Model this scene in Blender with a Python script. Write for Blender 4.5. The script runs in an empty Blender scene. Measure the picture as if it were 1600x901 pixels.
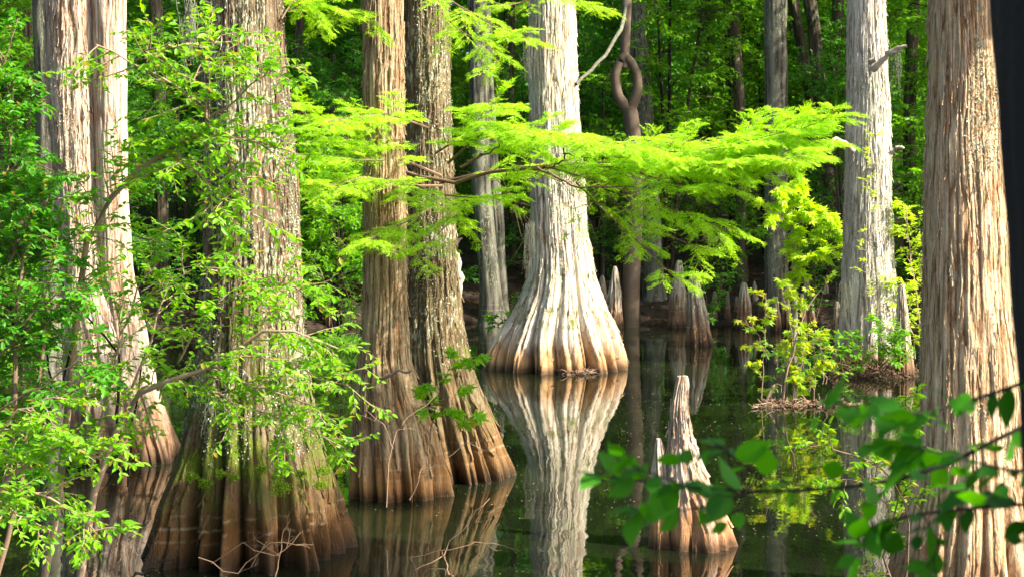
import bpy, math, numpy as np
from mathutils import Vector

# ------------------------------------------------------------------ camera, sky, sun, exposure
sc = bpy.context.scene
F, HY, CH = 3000.0, 225.0, 3.0            # focal length in photo pixels, horizon row, camera height above the water
cam_d = bpy.data.cameras.new('camera'); cam = bpy.data.objects.new('camera', cam_d)
sc.collection.objects.link(cam); sc.camera = cam
cam.location = (0, 0, CH); cam.rotation_euler = (math.radians(90), 0, 0)
cam_d.sensor_width = 36; cam_d.lens = 36*F/1600; cam_d.shift_y = -(450.5-HY)/1600
cam_d.clip_start = 0.05; cam_d.clip_end = 3000
cam_d.dof.use_dof = True; cam_d.dof.focus_distance = 18; cam_d.dof.aperture_fstop = 9.0
SUN_EL, SUN_AZ = 40.0, 66.0               # azimuth: degrees to the right of straight behind the camera
sx = math.cos(math.radians(SUN_EL))*math.sin(math.radians(SUN_AZ))
sy = -math.cos(math.radians(SUN_EL))*math.cos(math.radians(SUN_AZ))
sz = math.sin(math.radians(SUN_EL))
w = bpy.data.worlds.new('World'); sc.world = w; w.use_nodes = True
nt = w.node_tree; bg = nt.nodes['Background']; sk = nt.nodes.new('ShaderNodeTexSky')
sk.sky_type = 'NISHITA'; sk.sun_disc = False; sk.sun_elevation = math.radians(SUN_EL)
sk.sun_rotation = math.radians(180-SUN_AZ)
nt.links.new(sk.outputs[0], bg.inputs[0]); bg.inputs[1].default_value = 0.13; sk.ozone_density = 0.0; sk.dust_density = 3.5; sk.air_density = 0.8
sl = bpy.data.lights.new('sun', 'SUN'); sl.energy = 5.0; sl.angle = math.radians(0.5); sl.color = (1.0, 0.90, 0.74)
so = bpy.data.objects.new('sun', sl); sc.collection.objects.link(so)
so.rotation_euler = Vector((-sx, -sy, -sz)).to_track_quat('-Z', 'Y').to_euler()
sc.view_settings.view_transform = 'Standard'; sc.view_settings.look = 'None'
sc.view_settings.exposure = 1.5; sc.view_settings.gamma = 1
sc.cycles.max_bounces = 8; sc.cycles.diffuse_bounces = 4; sc.cycles.transmission_bounces = 4

C = sc.collection
rng = np.random.default_rng(7)
A = np.array

def P(px, py, d):
    return A([(px-800)/F*d, d, CH-(py-HY)/F*d])
def PL(pts, d0, d1=None):
    d1 = d0 if d1 is None else d1
    n = len(pts); return A([P(x, y, d0+(d1-d0)*i/(n-1)) for i, (x, y) in enumerate(pts)])

# ------------------------------------------------------------------ numeric noise
def _h(ix, iy, iz, s):
    n = (ix.astype(np.int64)*374761393 + iy.astype(np.int64)*668265263 + iz.astype(np.int64)*2147483647 + s*974634777) & 0xffffffff
    n = ((n ^ (n >> 13))*1274126177) & 0xffffffff
    n = ((n ^ (n >> 15))*2246822519) & 0xffffffff
    return ((n ^ (n >> 16)) & 0xffffff)/float(0xffffff)
def noise3(x, y, z, s=0):
    x, y, z = np.broadcast_arrays(x, y, z)
    ix, iy, iz = np.floor(x), np.floor(y), np.floor(z)
    fx, fy, fz = x-ix, y-iy, z-iz
    fx, fy, fz = (t*t*(3-2*t) for t in (fx, fy, fz))
    r = 0
    for dx in (0, 1):
        for dy in (0, 1):
            for dz in (0, 1):
                r = r + _h(ix+dx, iy+dy, iz+dz, s)*(fx if dx else 1-fx)*(fy if dy else 1-fy)*(fz if dz else 1-fz)
    return r
def fbm(x, y, z, s=0, o=3):
    r, a, t = 0, 1.0, 0
    for i in range(o):
        r = r+a*noise3(x*2**i, y*2**i, z*2**i, s+i*17); t += a; a *= .5
    return r/t

# ------------------------------------------------------------------ mesh building
def norm(v): return v/np.maximum(np.linalg.norm(v, axis=-1, keepdims=True), 1e-9)
class MB:
    def __init__(s): s.v = []; s.f = []; s.n = 0; s.r = []
    def add(s, v, faces, mi=0, rnd=None):
        v = np.asarray(v, float).reshape(-1, 3)
        for f in faces: s.f.append((np.asarray(f, np.int64)+s.n, mi))
        s.v.append(v); s.n += len(v)
        s.r.append(np.zeros(len(v)) if rnd is None else np.asarray(rnd, float).reshape(-1))
    def build(s, name, mats, parent=None, loc=None, smooth=True):
        base = A(parent.location) if parent is not None else (A(loc, float) if loc is not None else np.zeros(3))
        if parent is not None and parent.get('_base') is not None: base = A(parent['_base'][:])
        v = np.concatenate(s.v)-base
        me = bpy.data.meshes.new(name)
        me.vertices.add(len(v)); me.vertices.foreach_set('co', v.astype(np.float32).ravel())
        li = np.concatenate([f.ravel() for f, _ in s.f]).astype(np.int32)
        tot = np.concatenate([np.full(len(f), f.shape[1]) for f, _ in s.f])
        mi = np.concatenate([np.full(len(f), m) for f, m in s.f]).astype(np.int32)
        me.loops.add(len(li)); me.loops.foreach_set('vertex_index', li)
        me.polygons.add(len(tot)); me.polygons.foreach_set('loop_start', (np.cumsum(tot)-tot).astype(np.int32))
        me.polygons.foreach_set('material_index', mi)
        me.polygons.foreach_set('use_smooth', np.full(len(tot), smooth))
        a = me.attributes.new('rnd', 'FLOAT', 'POINT'); a.data.foreach_set('value', np.concatenate(s.r).astype(np.float32))
        for m in (mats if isinstance(mats, (list, tuple)) else [mats]): me.materials.append(m)
        me.update(calc_edges=True)
        o = bpy.data.objects.new(name, me); C.objects.link(o)
        if parent is not None: o.parent = parent
        elif loc is not None: o.location = loc
        return o
def tag(o, label, cat, group=None, kind=None):
    o['label'] = label; o['category'] = cat
    if group: o['group'] = group
    if kind: o['kind'] = kind
    return o
def thing(name, loc, label, cat, group=None):
    o = bpy.data.objects.new(name, None); C.objects.link(o); o.location = loc; o.empty_display_size = .2
    return tag(o, label, cat, group)
def copy_tree(o, loc, rz, s=1, parent=None):
    c = o.copy(); C.objects.link(c); c.location = loc; c.rotation_euler = (0, 0, rz); c.scale = (s, s, s)
    for ch in list(o.children):
        k = ch.copy(); C.objects.link(k); k.parent = c
    return c

# polylines are (N, P, 3)
def resample(pl, P_=7):
    pl = np.asarray(pl, float); t = np.linspace(0, 1, len(pl)); q = np.linspace(0, 1, P_)
    # smooth (Catmull-like) by dense interpolation and blurring
    d = np.stack([np.interp(np.linspace(0, 1, 60), t, pl[:, i]) for i in range(3)], 1)
    for _ in range(6): d[1:-1] = (d[:-2]+d[1:-1]+d[2:])/3
    return np.stack([np.interp(q, np.linspace(0, 1, 60), d[:, i]) for i in range(3)], 1)
def tubes(mb, pl, r0, r1, sides=4, mi=0):
    pl = np.asarray(pl, float)
    if pl.ndim == 2: pl = pl[None]
    N, Pn, _ = pl.shape
    T = norm(np.gradient(pl, axis=1))
    ref = np.where(np.abs(T[..., 2:3]) > .8, A([1., 0, 0]), A([0., 0, 1.]))
    U = norm(np.cross(T, ref)); V = np.cross(T, U)
    r0 = np.broadcast_to(np.asarray(r0, float), (N,)); r1 = np.broadcast_to(np.asarray(r1, float), (N,))
    t = np.linspace(0, 1, Pn)
    R = (r0[:, None]*(1-t)+r1[:, None]*t)[..., None, None]
    a = np.arange(sides)*2*np.pi/sides
    ring = pl[:, :, None]+R*(U[:, :, None]*np.cos(a)[:, None]+V[:, :, None]*np.sin(a)[:, None])
    i = np.arange(N)[:, None, None]; j = np.arange(Pn-1)[None, :, None]; k = np.arange(sides)[None, None, :]; k2 = (k+1) % sides
    b = (i*Pn+j)*sides; b2 = b+sides
    fc = np.stack([b+k, b+k2, b2+k2, b2+k], -1).reshape(-1, 4)
    mb.add(ring, [fc], mi, np.repeat(rng.random(N), Pn*sides))
def at(pl, t):            # pl (N,P,3), t (N,k) -> points, tangents (N,k,3)
    Pn = pl.shape[1]; x = np.clip(t, 0, .9999)*(Pn-1); i = np.floor(x).astype(int); f = (x-i)[..., None]
    n = np.arange(len(pl))[:, None]
    a, b = pl[n, i], pl[n, i+1]
    return a*(1-f)+b*f, norm(b-a)
def spawn(par, k, t0, t1, ang, L, droop=0.1, flat=0.5, planar=False, up=0.0, wig=.06, Pn=5, taper=.45):
    N = len(par)
    t = t0+(t1-t0)*(np.arange(k)[None]+rng.random((N, k)))/k
    p, T = at(par, t)
    perp = rng.normal(size=(N, k, 3))
    if planar:
        side = np.where((np.arange(k) % 2)[None, :, None] == 0, 1., -1.)
        upv = A([0, 0, 1.])+rng.normal(size=(N, k, 3))*.22
        perp = np.cross(T, upv)*side
    perp[..., 2] *= (1-flat)
    perp = norm(perp-T*(perp*T).sum(-1, keepdims=True))
    a = ang*(1+rng.normal(size=(N, k, 1))*.2)
    D = np.cos(a)*T+np.sin(a)*perp; D[..., 2] += up; D = norm(D)
    Ln = L*(1-taper*t)*(.7+.6*rng.random((N, k)))
    s = np.linspace(0, 1, Pn)[None, None, :, None]
    Ln4 = Ln[..., None, None]
    w_ = np.cumsum(rng.normal(size=(N, k, Pn, 3)), 2)*wig*s**.5
    pl = p[:, :, None]+Ln4*(s*D[:, :, None]+droop*s*s*A([0, 0, -1.])+w_*Ln4*0+w_*.5)
    return pl.reshape(-1, Pn, 3)

# leaf templates: (x along the leaf, y across, z up), unit length
def tmpl_oval(w=.5, fold=.12, drop=.12):
    v = A([[0, 0, 0], [.3, w*.42, fold*w], [.68, w*.40, fold*w-drop*.5], [1, 0, -drop], [.68, -w*.40, fold*w-drop*.5], [.3, -w*.42, fold*w]])
    return v, [A([[0, 1, 2, 3]]), A([[0, 3, 4, 5]])]
def tmpl_oval_hi(w=.5):
    xs = [0, .10, .26, .46, .68, .86, 1]; ws = [0, .24, .45, .5, .37, .15, 0]; v = []; 
    for x, y in zip(xs, ws): v += [[x, y*w, .07*y-.14*x*x], [x, 0, -.14*x*x-.0], [x, -y*w, .07*y-.14*x*x]]
    f = []
    for i in range(6): f += [[3*i, 3*i+3, 3*i+4, 3*i+1], [3*i+1, 3*i+4, 3*i+5, 3*i+2]]
    return A(v), [A(f)]
def tmpl_diamond(w=.55):
    v = A([[0, 0, 0], [.45, w*.5, .04], [1, 0, -.1], [.45, -w*.5, .04]])
    return v, [A([[0, 1, 2, 3]])]
def tmpl_maple():
    pts = [(-110, .30), (-85, .5), (-68, .36), (-42, .85), (-22, .42), (0, 1.05), (22, .42), (42, .85), (68, .36), (85, .5), (110, .30)]
    v = [[0.0, 0, 0]]+[[r*math.cos(math.radians(a)), r*math.sin(math.radians(a)), -.15*r*r] for a, r in pts]
    return A(v), [A([[0, i, i+1] for i in range(1, len(pts))])]
def leaves(mb, p, ax, up, size, tm, mi=0, rnd=None):
    v, fc = tm; p = p.reshape(-1, 3); ax = norm(ax.reshape(-1, 3)); up = up.reshape(-1, 3)
    N = len(p); size = np.broadcast_to(np.asarray(size, float).reshape(-1), (N,))
    Y = norm(np.cross(up, ax)); Z = np.cross(ax, Y)
    M = np.stack([ax, Y, Z], 1)                                   # rows
    V = p[:, None]+size[:, None, None]*np.einsum('kj,njc->nkc', v, M)
    off = (np.arange(N)*len(v))[:, None, None]
    rnd = rng.random(N) if rnd is None else rnd
    mb.add(V, [(off+f[None]).reshape(-1, f.shape[1]) for f in fc], mi, np.repeat(rnd, len(v)))
def leaf_twigs(mb, tw, m, size, tm, mi=0, t0=.15, spread=1.0, jit=.35, sjit=.35, droop=.15):
    N = len(tw)
    t = t0+(1-t0)*(np.arange(m)[None]+.5*rng.random((N, m)))/m
    p, T = at(tw, t)
    side = np.where((np.arange(m) % 2)[None, :, None] == 0, 1., -1.)
    S = norm(np.cross(T, A([0, 0, 1.])+rng.normal(size=(N, m, 3))*.25))*side
    ax = T*.6+S*spread+rng.normal(size=(N, m, 3))*jit*.6; ax[..., 2] -= droop
    up = A([0, -.12, 1.])+rng.normal(size=(N, m, 3))*jit
    sz = size*(1-sjit+2*sjit*rng.random((N, m)))
    tr = np.repeat(rng.random(N), m)
    leaves(mb, p, ax, up, sz.ravel(), tm, mi, .5*rng.random(N*m)+.5*tr)

# ------------------------------------------------------------------ materials
def new_mat(name):
    m = bpy.data.materials.new(name); m.use_nodes = True; nt = m.node_tree
    return m, nt, nt.nodes['Principled BSDF'], nt.nodes['Material Output']
def nd(nt, t, **k):
    n = nt.nodes.new(t)
    for a, b in k.items(): setattr(n, a, b)
    return n
def noise_n(nt, vec, scale, detail=4, rough=.55):
    n = nd(nt, 'ShaderNodeTexNoise'); n.inputs['Scale'].default_value = scale
    n.inputs['Detail'].default_value = detail; n.inputs['Roughness'].default_value = rough
    if vec is not None: nt.links.new(vec, n.inputs['Vector'])
    return n.outputs['Fac']
def ramp(nt, fac, stops, interp='LINEAR'):
    r = nd(nt, 'ShaderNodeValToRGB'); e = r.color_ramp.elements; r.color_ramp.interpolation = interp
    while len(e) < len(stops): e.new(.5)
    for el, (p, c) in zip(e, stops): el.position = p; el.color = (*c, 1) if len(c) == 3 else c
    nt.links.new(fac, r.inputs[0]); return r.outputs[0]
def math_n(nt, op, a, b=None, c=None, clamp=False):
    n = nd(nt, 'ShaderNodeMath', operation=op); n.use_clamp = clamp
    for i, x in enumerate((a, b, c)):
        if x is None: continue
        if isinstance(x, (int, float)): n.inputs[i].default_value = x
        else: nt.links.new(x, n.inputs[i])
    return n.outputs[0]
def mixc(nt, fac, a, b):
    n = nd(nt, 'ShaderNodeMix', data_type='RGBA')
    for s, x in ((0, fac), (6, a), (7, b)):
        if isinstance(x, (int, float)): n.inputs[s].default_value = x
        elif isinstance(x, tuple): n.inputs[s].default_value = (*x, 1)
        else: nt.links.new(x, n.inputs[s])
    return n.outputs[2]
def maprange(nt, v, a, b, c=0., d=1., smooth=False):
    n = nd(nt, 'ShaderNodeMapRange'); n.clamp = True
    if smooth: n.interpolation_type = 'SMOOTHSTEP'
    nt.links.new(v, n.inputs[0])
    for i, x in enumerate((a, b, c, d)): n.inputs[1+i].default_value = x
    return n.outputs[0]

def bark_mat(name, furrow, mid, top, lichen=.3, lich_col=(.40, .43, .33), moss=0., stain=.5, stain_col=(.16, .085, .04), red=.25, lich_scale=16):
    m, nt, bs, out = new_mat(name)
    tc = nd(nt, 'ShaderNodeTexCoord').outputs['Object']
    geo = nd(nt, 'ShaderNodeNewGeometry'); sep = nd(nt, 'ShaderNodeSeparateXYZ'); nt.links.new(geo.outputs['Position'], sep.inputs[0])
    z = sep.outputs[2]
    mp = nd(nt, 'ShaderNodeMapping'); mp.inputs['Scale'].default_value = (1, 1, .10); nt.links.new(tc, mp.inputs[0])
    mp2 = nd(nt, 'ShaderNodeMapping'); mp2.inputs['Scale'].default_value = (1, 1, .4); nt.links.new(tc, mp2.inputs[0])
    h = nd(nt, 'ShaderNodeAttribute', attribute_name='rnd').outputs['Fac']
    streak = noise_n(nt, mp.outputs[0], 48, 7, .75); streak2 = noise_n(nt, mp.outputs[0], 11, 3)
    short = noise_n(nt, mp2.outputs[0], 75, 5, .7)
    hh = math_n(nt, 'ADD', math_n(nt, 'MULTIPLY', h, .45), math_n(nt, 'ADD', math_n(nt, 'MULTIPLY', streak, .4), math_n(nt, 'MULTIPLY', short, .4))); hh = math_n(nt, 'SUBTRACT', hh, .12, clamp=True)
    col = ramp(nt, hh, [(.24, tuple(c*.45 for c in furrow)), (.33, furrow), (.47, mid), (.66, top)])
    # red inner bark strips
    redm = maprange(nt, streak2, .60, .70, 0, red)
    col = mixc(nt, redm, col, (.36, .15, .06))
    # lichen crust: speckled pale patches
    big = noise_n(nt, tc, 1.6, 3); sp = noise_n(nt, mp2.outputs[0], lich_scale*2.2, 6, .7)
    lm = math_n(nt, 'ADD', maprange(nt, big, .35, .65, -.08, .08), sp)
    lm = maprange(nt, lm, .62-.14*lichen, .67-.14*lichen, 0, min(1., .5+lichen))
    lm = math_n(nt, 'MULTIPLY', lm, maprange(nt, z, stain, stain+.5))
    lvar = mixc(nt, noise_n(nt, tc, 30, 2), lich_col, tuple(c*1.35 for c in lich_col))
    if lichen > 0: col = mixc(nt, lm, col, lvar)
    lowz = stain if stain > 0 else .5
    # flood stain near the water, with pale tide lines
    zz = math_n(nt, 'ADD', z, math_n(nt, 'MULTIPLY', math_n(nt, 'SUBTRACT', math_n(nt, 'ADD', math_n(nt, 'MULTIPLY', noise_n(nt, tc, 3, 3), .6), math_n(nt, 'MULTIPLY', streak2, .6)), .6), 1.0))
    st = maprange(nt, zz, lowz*.35, lowz, 1, 0) if stain > 0 else maprange(nt, z, -9, -8, 1, 0)
    stc = mixc(nt, hh, tuple(c*.45 for c in stain_col), tuple(min(1, c*1.9) for c in stain_col))
    col = mixc(nt, math_n(nt, 'MULTIPLY', st, .88), col, stc)
    wz = math_n(nt, 'ADD', z, math_n(nt, 'MULTIPLY', math_n(nt, 'SUBTRACT', streak, .5), .03))
    for lz, s in ((.27, .34), (.36, .22), (.18, .18)):
        d_ = math_n(nt, 'ABSOLUTE', math_n(nt, 'SUBTRACT', wz, lz)); l = maprange(nt, d_, .004, .014, s, 0)
        l = math_n(nt, 'MULTIPLY', l, maprange(nt, noise_n(nt, tc, 9, 2), .42, .6))
        col = mixc(nt, l, col, (.5, .42, .3))
    wet = maprange(nt, wz, .03, .05+.17*stain, 1, 0) if stain > 0 else maprange(nt, z, -9, -8, 1, 0)
    col = mixc(nt, math_n(nt, 'MULTIPLY', wet, .8), col, (.022, .014, .009))
    if moss > 0:
        mn = noise_n(nt, tc, 5, 5, .65)
        nz = nd(nt, 'ShaderNodeSeparateXYZ'); nt.links.new(geo.outputs['Normal'], nz.inputs[0])
        mm = math_n(nt, 'ADD', mn, math_n(nt, 'MULTIPLY', nz.outputs[2], .25))
        band = math_n(nt, 'MULTIPLY', maprange(nt, z, .3, .65), maprange(nt, z, 1.1, 1.8, 1, 0))
        mm = math_n(nt, 'ADD', mm, math_n(nt, 'MULTIPLY', math_n(nt, 'SUBTRACT', noise_n(nt, tc, 70, 4, .8), .5), .35)); mm = maprange(nt, mm, .66-.1*moss, .78-.1*moss, 0, .85); mm = math_n(nt, 'MULTIPLY', mm, band)
        col = mixc(nt, mm, col, mixc(nt, noise_n(nt, tc, 60, 2), (.05, .09, .008), (.16, .21, .02)))
    nt.links.new(col, bs.inputs['Base Color'])
    nt.links.new(maprange(nt, wz, .02, .12, .35, .9), bs.inputs['Roughness'])
    bs.inputs['Specular IOR Level'].default_value = .2
    b = nd(nt, 'ShaderNodeBump'); b.inputs['Strength'].default_value = 1; b.inputs['Distance'].default_value = .016
    hb = math_n(nt, 'ADD', noise_n(nt, mp.outputs[0], 90, 4, .7), math_n(nt, 'MULTIPLY', noise_n(nt, mp2.outputs[0], 70, 3), .7))
    nt.links.new(hb, b.inputs['Height']); nt.links.new(b.outputs[0], bs.inputs['Normal'])
    return m

def leaf_mat(name, dark, light, trans=.45, rough=.45, old=False):
    m, nt, bs, out = new_mat(name)
    r = nd(nt, 'ShaderNodeAttribute', attribute_name='rnd').outputs['Fac']
    c = mixc(nt, r, dark, light)
    if old: gi_n = nd(nt, 'ShaderNodeNewGeometry').outputs['Random Per Island']; c = mixc(nt, maprange(nt, gi_n, .94, .96, 0, .75), c, (.34, .22, .04))
    nt.links.new(c, bs.inputs['Base Color']); bs.inputs['Roughness'].default_value = rough
    bs.inputs['Specular IOR Level'].default_value = .35
    tr = nd(nt, 'ShaderNodeBsdfTranslucent'); hs = nd(nt, 'ShaderNodeHueSaturation'); hs.inputs['Hue'].default_value = .485
    hs.inputs['Value'].default_value = 1.7; hs.inputs['Saturation'].default_value = 1.1
    nt.links.new(c, hs.inputs['Color']); nt.links.new(hs.outputs[0], tr.inputs[0])
    mx = nd(nt, 'ShaderNodeMixShader'); mx.inputs[0].default_value = trans
    nt.links.new(bs.outputs[0], mx.inputs[1]); nt.links.new(tr.outputs[0], mx.inputs[2]); nt.links.new(mx.outputs[0], out.inputs[0])
    return m
def wood_mat(name, a, b, scale=30):
    m, nt, bs, out = new_mat(name)
    tc = nd(nt, 'ShaderNodeTexCoord').outputs['Object']
    nt.links.new(mixc(nt, noise_n(nt, tc, scale, 5, .7), a, b), bs.inputs['Base Color']); bs.inputs['Roughness'].default_value = .85
    bp = nd(nt, 'ShaderNodeBump'); bp.inputs['Distance'].default_value = .004; nt.links.new(noise_n(nt, tc, scale*3, 3), bp.inputs['Height'])
    nt.links.new(bp.outputs[0], bs.inputs['Normal'])
    return m

M = {}
M['bark1'] = bark_mat('bark_pale_pink', (.15, .07, .035), (.40, .28, .19), (.64, .53, .42), lichen=.15, stain=.75, red=.5)
M['bark2'] = bark_mat('bark_lichened', (.025, .014, .007), (.095, .064, .036), (.19, .145, .09), lichen=.55, lich_col=(.33, .36, .24), lich_scale=22, moss=1.7, stain=.8, stain_col=(.085, .042, .014), red=.5)
M['bark3'] = bark_mat('bark_amber', (.08, .035, .014), (.25, .16, .085), (.45, .34, .21), lichen=.05, stain=.45, stain_col=(.28, .14, .045), red=.6)
M['bark4'] = bark_mat('bark_olive', (.04, .027, .012), (.105, .076, .038), (.195, .155, .088), lichen=.3, moss=.4, stain=.6, stain_col=(.14, .075, .028), red=.4)
M['bark5'] = bark_mat('bark_white', (.09, .05, .025), (.43, .355, .26), (.68, .62, .51), lichen=.5, lich_col=(.40, .45, .27), moss=.35, stain=.5, stain_col=(.36, .20, .08), red=.45)
M['bark6'] = bark_mat('bark_grey', (.12, .095, .07), (.33, .295, .24), (.54, .51, .44), lichen=.35, lich_col=(.40, .43, .32), moss=.1, stain=.45, stain_col=(.2, .12, .07), red=.15)
M['bark7'] = bark_mat('bark_rust', (.14, .065, .03), (.38, .24, .125), (.66, .51, .33), lichen=.15, stain=.4, stain_col=(.25, .14, .07), red=.5)
M['bark_back'] = bark_mat('bark_backwood', (.035, .03, .022), (.105, .10, .078), (.18, .18, .14), lichen=.4, lich_col=(.19, .23, .15), stain=-1, red=.05)
M['bark_brown'] = bark_mat('bark_brown', (.025, .019, .013), (.085, .066, .046), (.15, .12, .09), lichen=.2, lich_col=(.16, .2, .12), stain=-1, red=.1)
M['knee'] = bark_mat('bark_knee', (.05, .03, .018), (.27, .22, .16), (.50, .45, .36), lichen=.4, lich_col=(.34, .38, .28), stain=.5, stain_col=(.15, .075, .035), red=.3)
M['knee_near'] = bark_mat('bark_knee_near', (.08, .035, .015), (.33, .22, .14), (.60, .51, .42), lichen=.35, lich_col=(.55, .55, .44), stain=.45, stain_col=(.34, .17, .07), red=.6)
M['cyp_leaf'] = leaf_mat('cypress_needles', (.26, .50, .010), (.45, .72, .02), trans=.5, rough=.6)
M['shrub_leaf'] = leaf_mat('shrub_leaves', (.085, .29, .010), (.25, .52, .015), trans=.5, old=True)
M['shrub2_leaf'] = leaf_mat('blueberry_leaves', (.045, .23, .018), (.13, .42, .03), trans=.5, old=True)
M['back_leaf'] = leaf_mat('understory_leaves', (.038, .18, .020), (.13, .39, .035), trans=.5)
M['back_leaf2'] = leaf_mat('understory_leaves_bright', (.06, .23, .012), (.20, .46, .02), trans=.5)
M['maple_leaf'] = leaf_mat('maple_leaves', (.32, .54, .02), (.55, .72, .06), trans=.5)
M['maple_red'] = leaf_mat('young_maple_leaves', (.17, .42, .015), (.42, .42, .05), trans=.5)
M['fore_leaf'] = leaf_mat('foreground_leaves', (.014, .12, .005), (.075, .36, .010), trans=.5, rough=.65)
M['canopy_leaf'] = leaf_mat('canopy_leaves', (.025, .12, .012), (.06, .22, .02), trans=.45)
M['moss'] = leaf_mat('moss_cushion', (.08, .17, .006), (.20, .34, .012), trans=.2, rough=.9)
M['grass'] = leaf_mat('grass_blades', (.09, .3, .02), (.22, .45, .04), trans=.4)
M['spanish_moss'] = leaf_mat('hanging_moss', (.16, .17, .13), (.28, .30, .22), trans=.2, rough=.9)
M['lichen'] = leaf_mat('lichen_flakes', (.24, .28, .17), (.42, .45, .34), trans=.05, rough=.95)
M['twig'] = wood_mat('twig_wood', (.10, .06, .035), (.24, .16, .10))
M['twig_pale'] = wood_mat('pale_twig_wood', (.20, .13, .08), (.42, .31, .22))
M['dead'] = wood_mat('dead_wood', (.22, .18, .14), (.5, .45, .38), 18)
M['stem_grey'] = wood_mat('grey_stem_wood', (.2, .18, .15), (.40, .38, .33), 20)
M['dark_wood'] = wood_mat('dark_wood', (.004, .003, .002), (.012, .009, .006), 20)
M['litter_leaf'] = leaf_mat('dead_leaves', (.04, .022, .011), (.16, .08, .032), trans=.1, rough=.8)
M['litter_float'] = leaf_mat('floating_bits', (.1, .12, .04), (.3, .3, .14), trans=.1, rough=.6)

# ground
m, nt, bs, out = new_mat('forest_floor_soil'); M['soil'] = m
tc = nd(nt, 'ShaderNodeTexCoord').outputs['Object']
nt.links.new(ramp(nt, noise_n(nt, tc, 6, 8, .7), [(.3, (.010, .006, .004)), (.5, (.028, .017, .010)), (.7, (.07, .042, .023))]), bs.inputs['Base Color'])
bs.inputs['Roughness'].default_value = .95
bp = nd(nt, 'ShaderNodeBump'); bp.inputs['Distance'].default_value = .04; nt.links.new(noise_n(nt, tc, 14, 6, .7), bp.inputs['Height']); nt.links.new(bp.outputs[0], bs.inputs['Normal'])
# water
m, nt, bs, out = new_mat('swamp_water'); M['water'] = m
tc = nd(nt, 'ShaderNodeTexCoord').outputs['Object']
film = noise_n(nt, tc, .45, 5, .6)
nt.links.new(ramp(nt, film, [(.42, (.004, .0055, .0025)), (.62, (.010, .015, .006))]), bs.inputs['Base Color'])
bs.inputs['IOR'].default_value = 1.34; bs.inputs['Specular IOR Level'].default_value = .9
nt.links.new(maprange(nt, film, .45, .7, .015, .05), bs.inputs['Roughness'])
mp = nd(nt, 'ShaderNodeMapping'); mp.inputs['Scale'].default_value = (1, .55, 1); nt.links.new(tc, mp.inputs[0])
bp = nd(nt, 'ShaderNodeBump'); bp.inputs['Distance'].default_value = .012; bp.inputs['Strength'].default_value = .22
nt.links.new(noise_n(nt, mp.outputs[0], 2.2, 3, .5), bp.inputs['Height']); nt.links.new(bp.outputs[0], bs.inputs['Normal'])

# ------------------------------------------------------------------ setting
def gz(x, y):
    s = lambda a, b, t: np.clip((t-a)/(b-a), 0, 1)**2*(3-2*np.clip((t-a)/(b-a), 0, 1))
    far = 30.4+1.1*(fbm(x*.25, x*0, x*0, 3)-.5)*2-1.2*s(-3, -8, x)
    z = -.6+1.15*s(-1.2, 3.2, y-far)+.10*np.maximum(y-far-3, 0)*(y < 90)+(y >= 90)*.1*(90-33)
    z = np.maximum(z, -.6+2.0*s(8.5, 3.5, y))
    z = np.maximum(z, -.6+1.3*s(-.30*22-1.5, -.30*22-5, x)*(y < 60))
    z = np.maximum(z, -.6+1.3*s(.30*26+2, .30*26+5, x)*(y < 60))
    return z+.10*(fbm(x*1.3, y*1.3, x*0, 5)-.5)+.05*(noise3(x*5, y*5, x*0, 9)-.5)
def grid(name, xs, ys, zf, mat):
    X, Y = np.meshgrid(xs, ys); Z = zf(X, Y); mb = MB(); n = len(xs)
    i, j = np.meshgrid(np.arange(n-1), np.arange(len(ys)-1)); b = j*n+i
    mb.add(np.stack([X, Y, Z], -1), [np.stack([b, b+1, b+n+1, b+n], -1).reshape(-1, 4)])
    return mb.build(name, mat)
xs = np.concatenate([-np.geomspace(600, 16, 20), np.linspace(-15.5, 15.5, 240), np.geomspace(16, 600, 20)])
ys = np.concatenate([-np.geomspace(500, 4, 14), np.linspace(-3, 27, 90), np.linspace(27.1, 46, 180), np.geomspace(47, 900, 30)])
g = grid('forest_floor', xs, ys, gz, M['soil']); g['kind'] = 'structure'
wt = grid('water', np.linspace(-40, 40, 3), np.linspace(1, 60, 3), lambda x, y: x*0, M['water']); wt['kind'] = 'structure'

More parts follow.
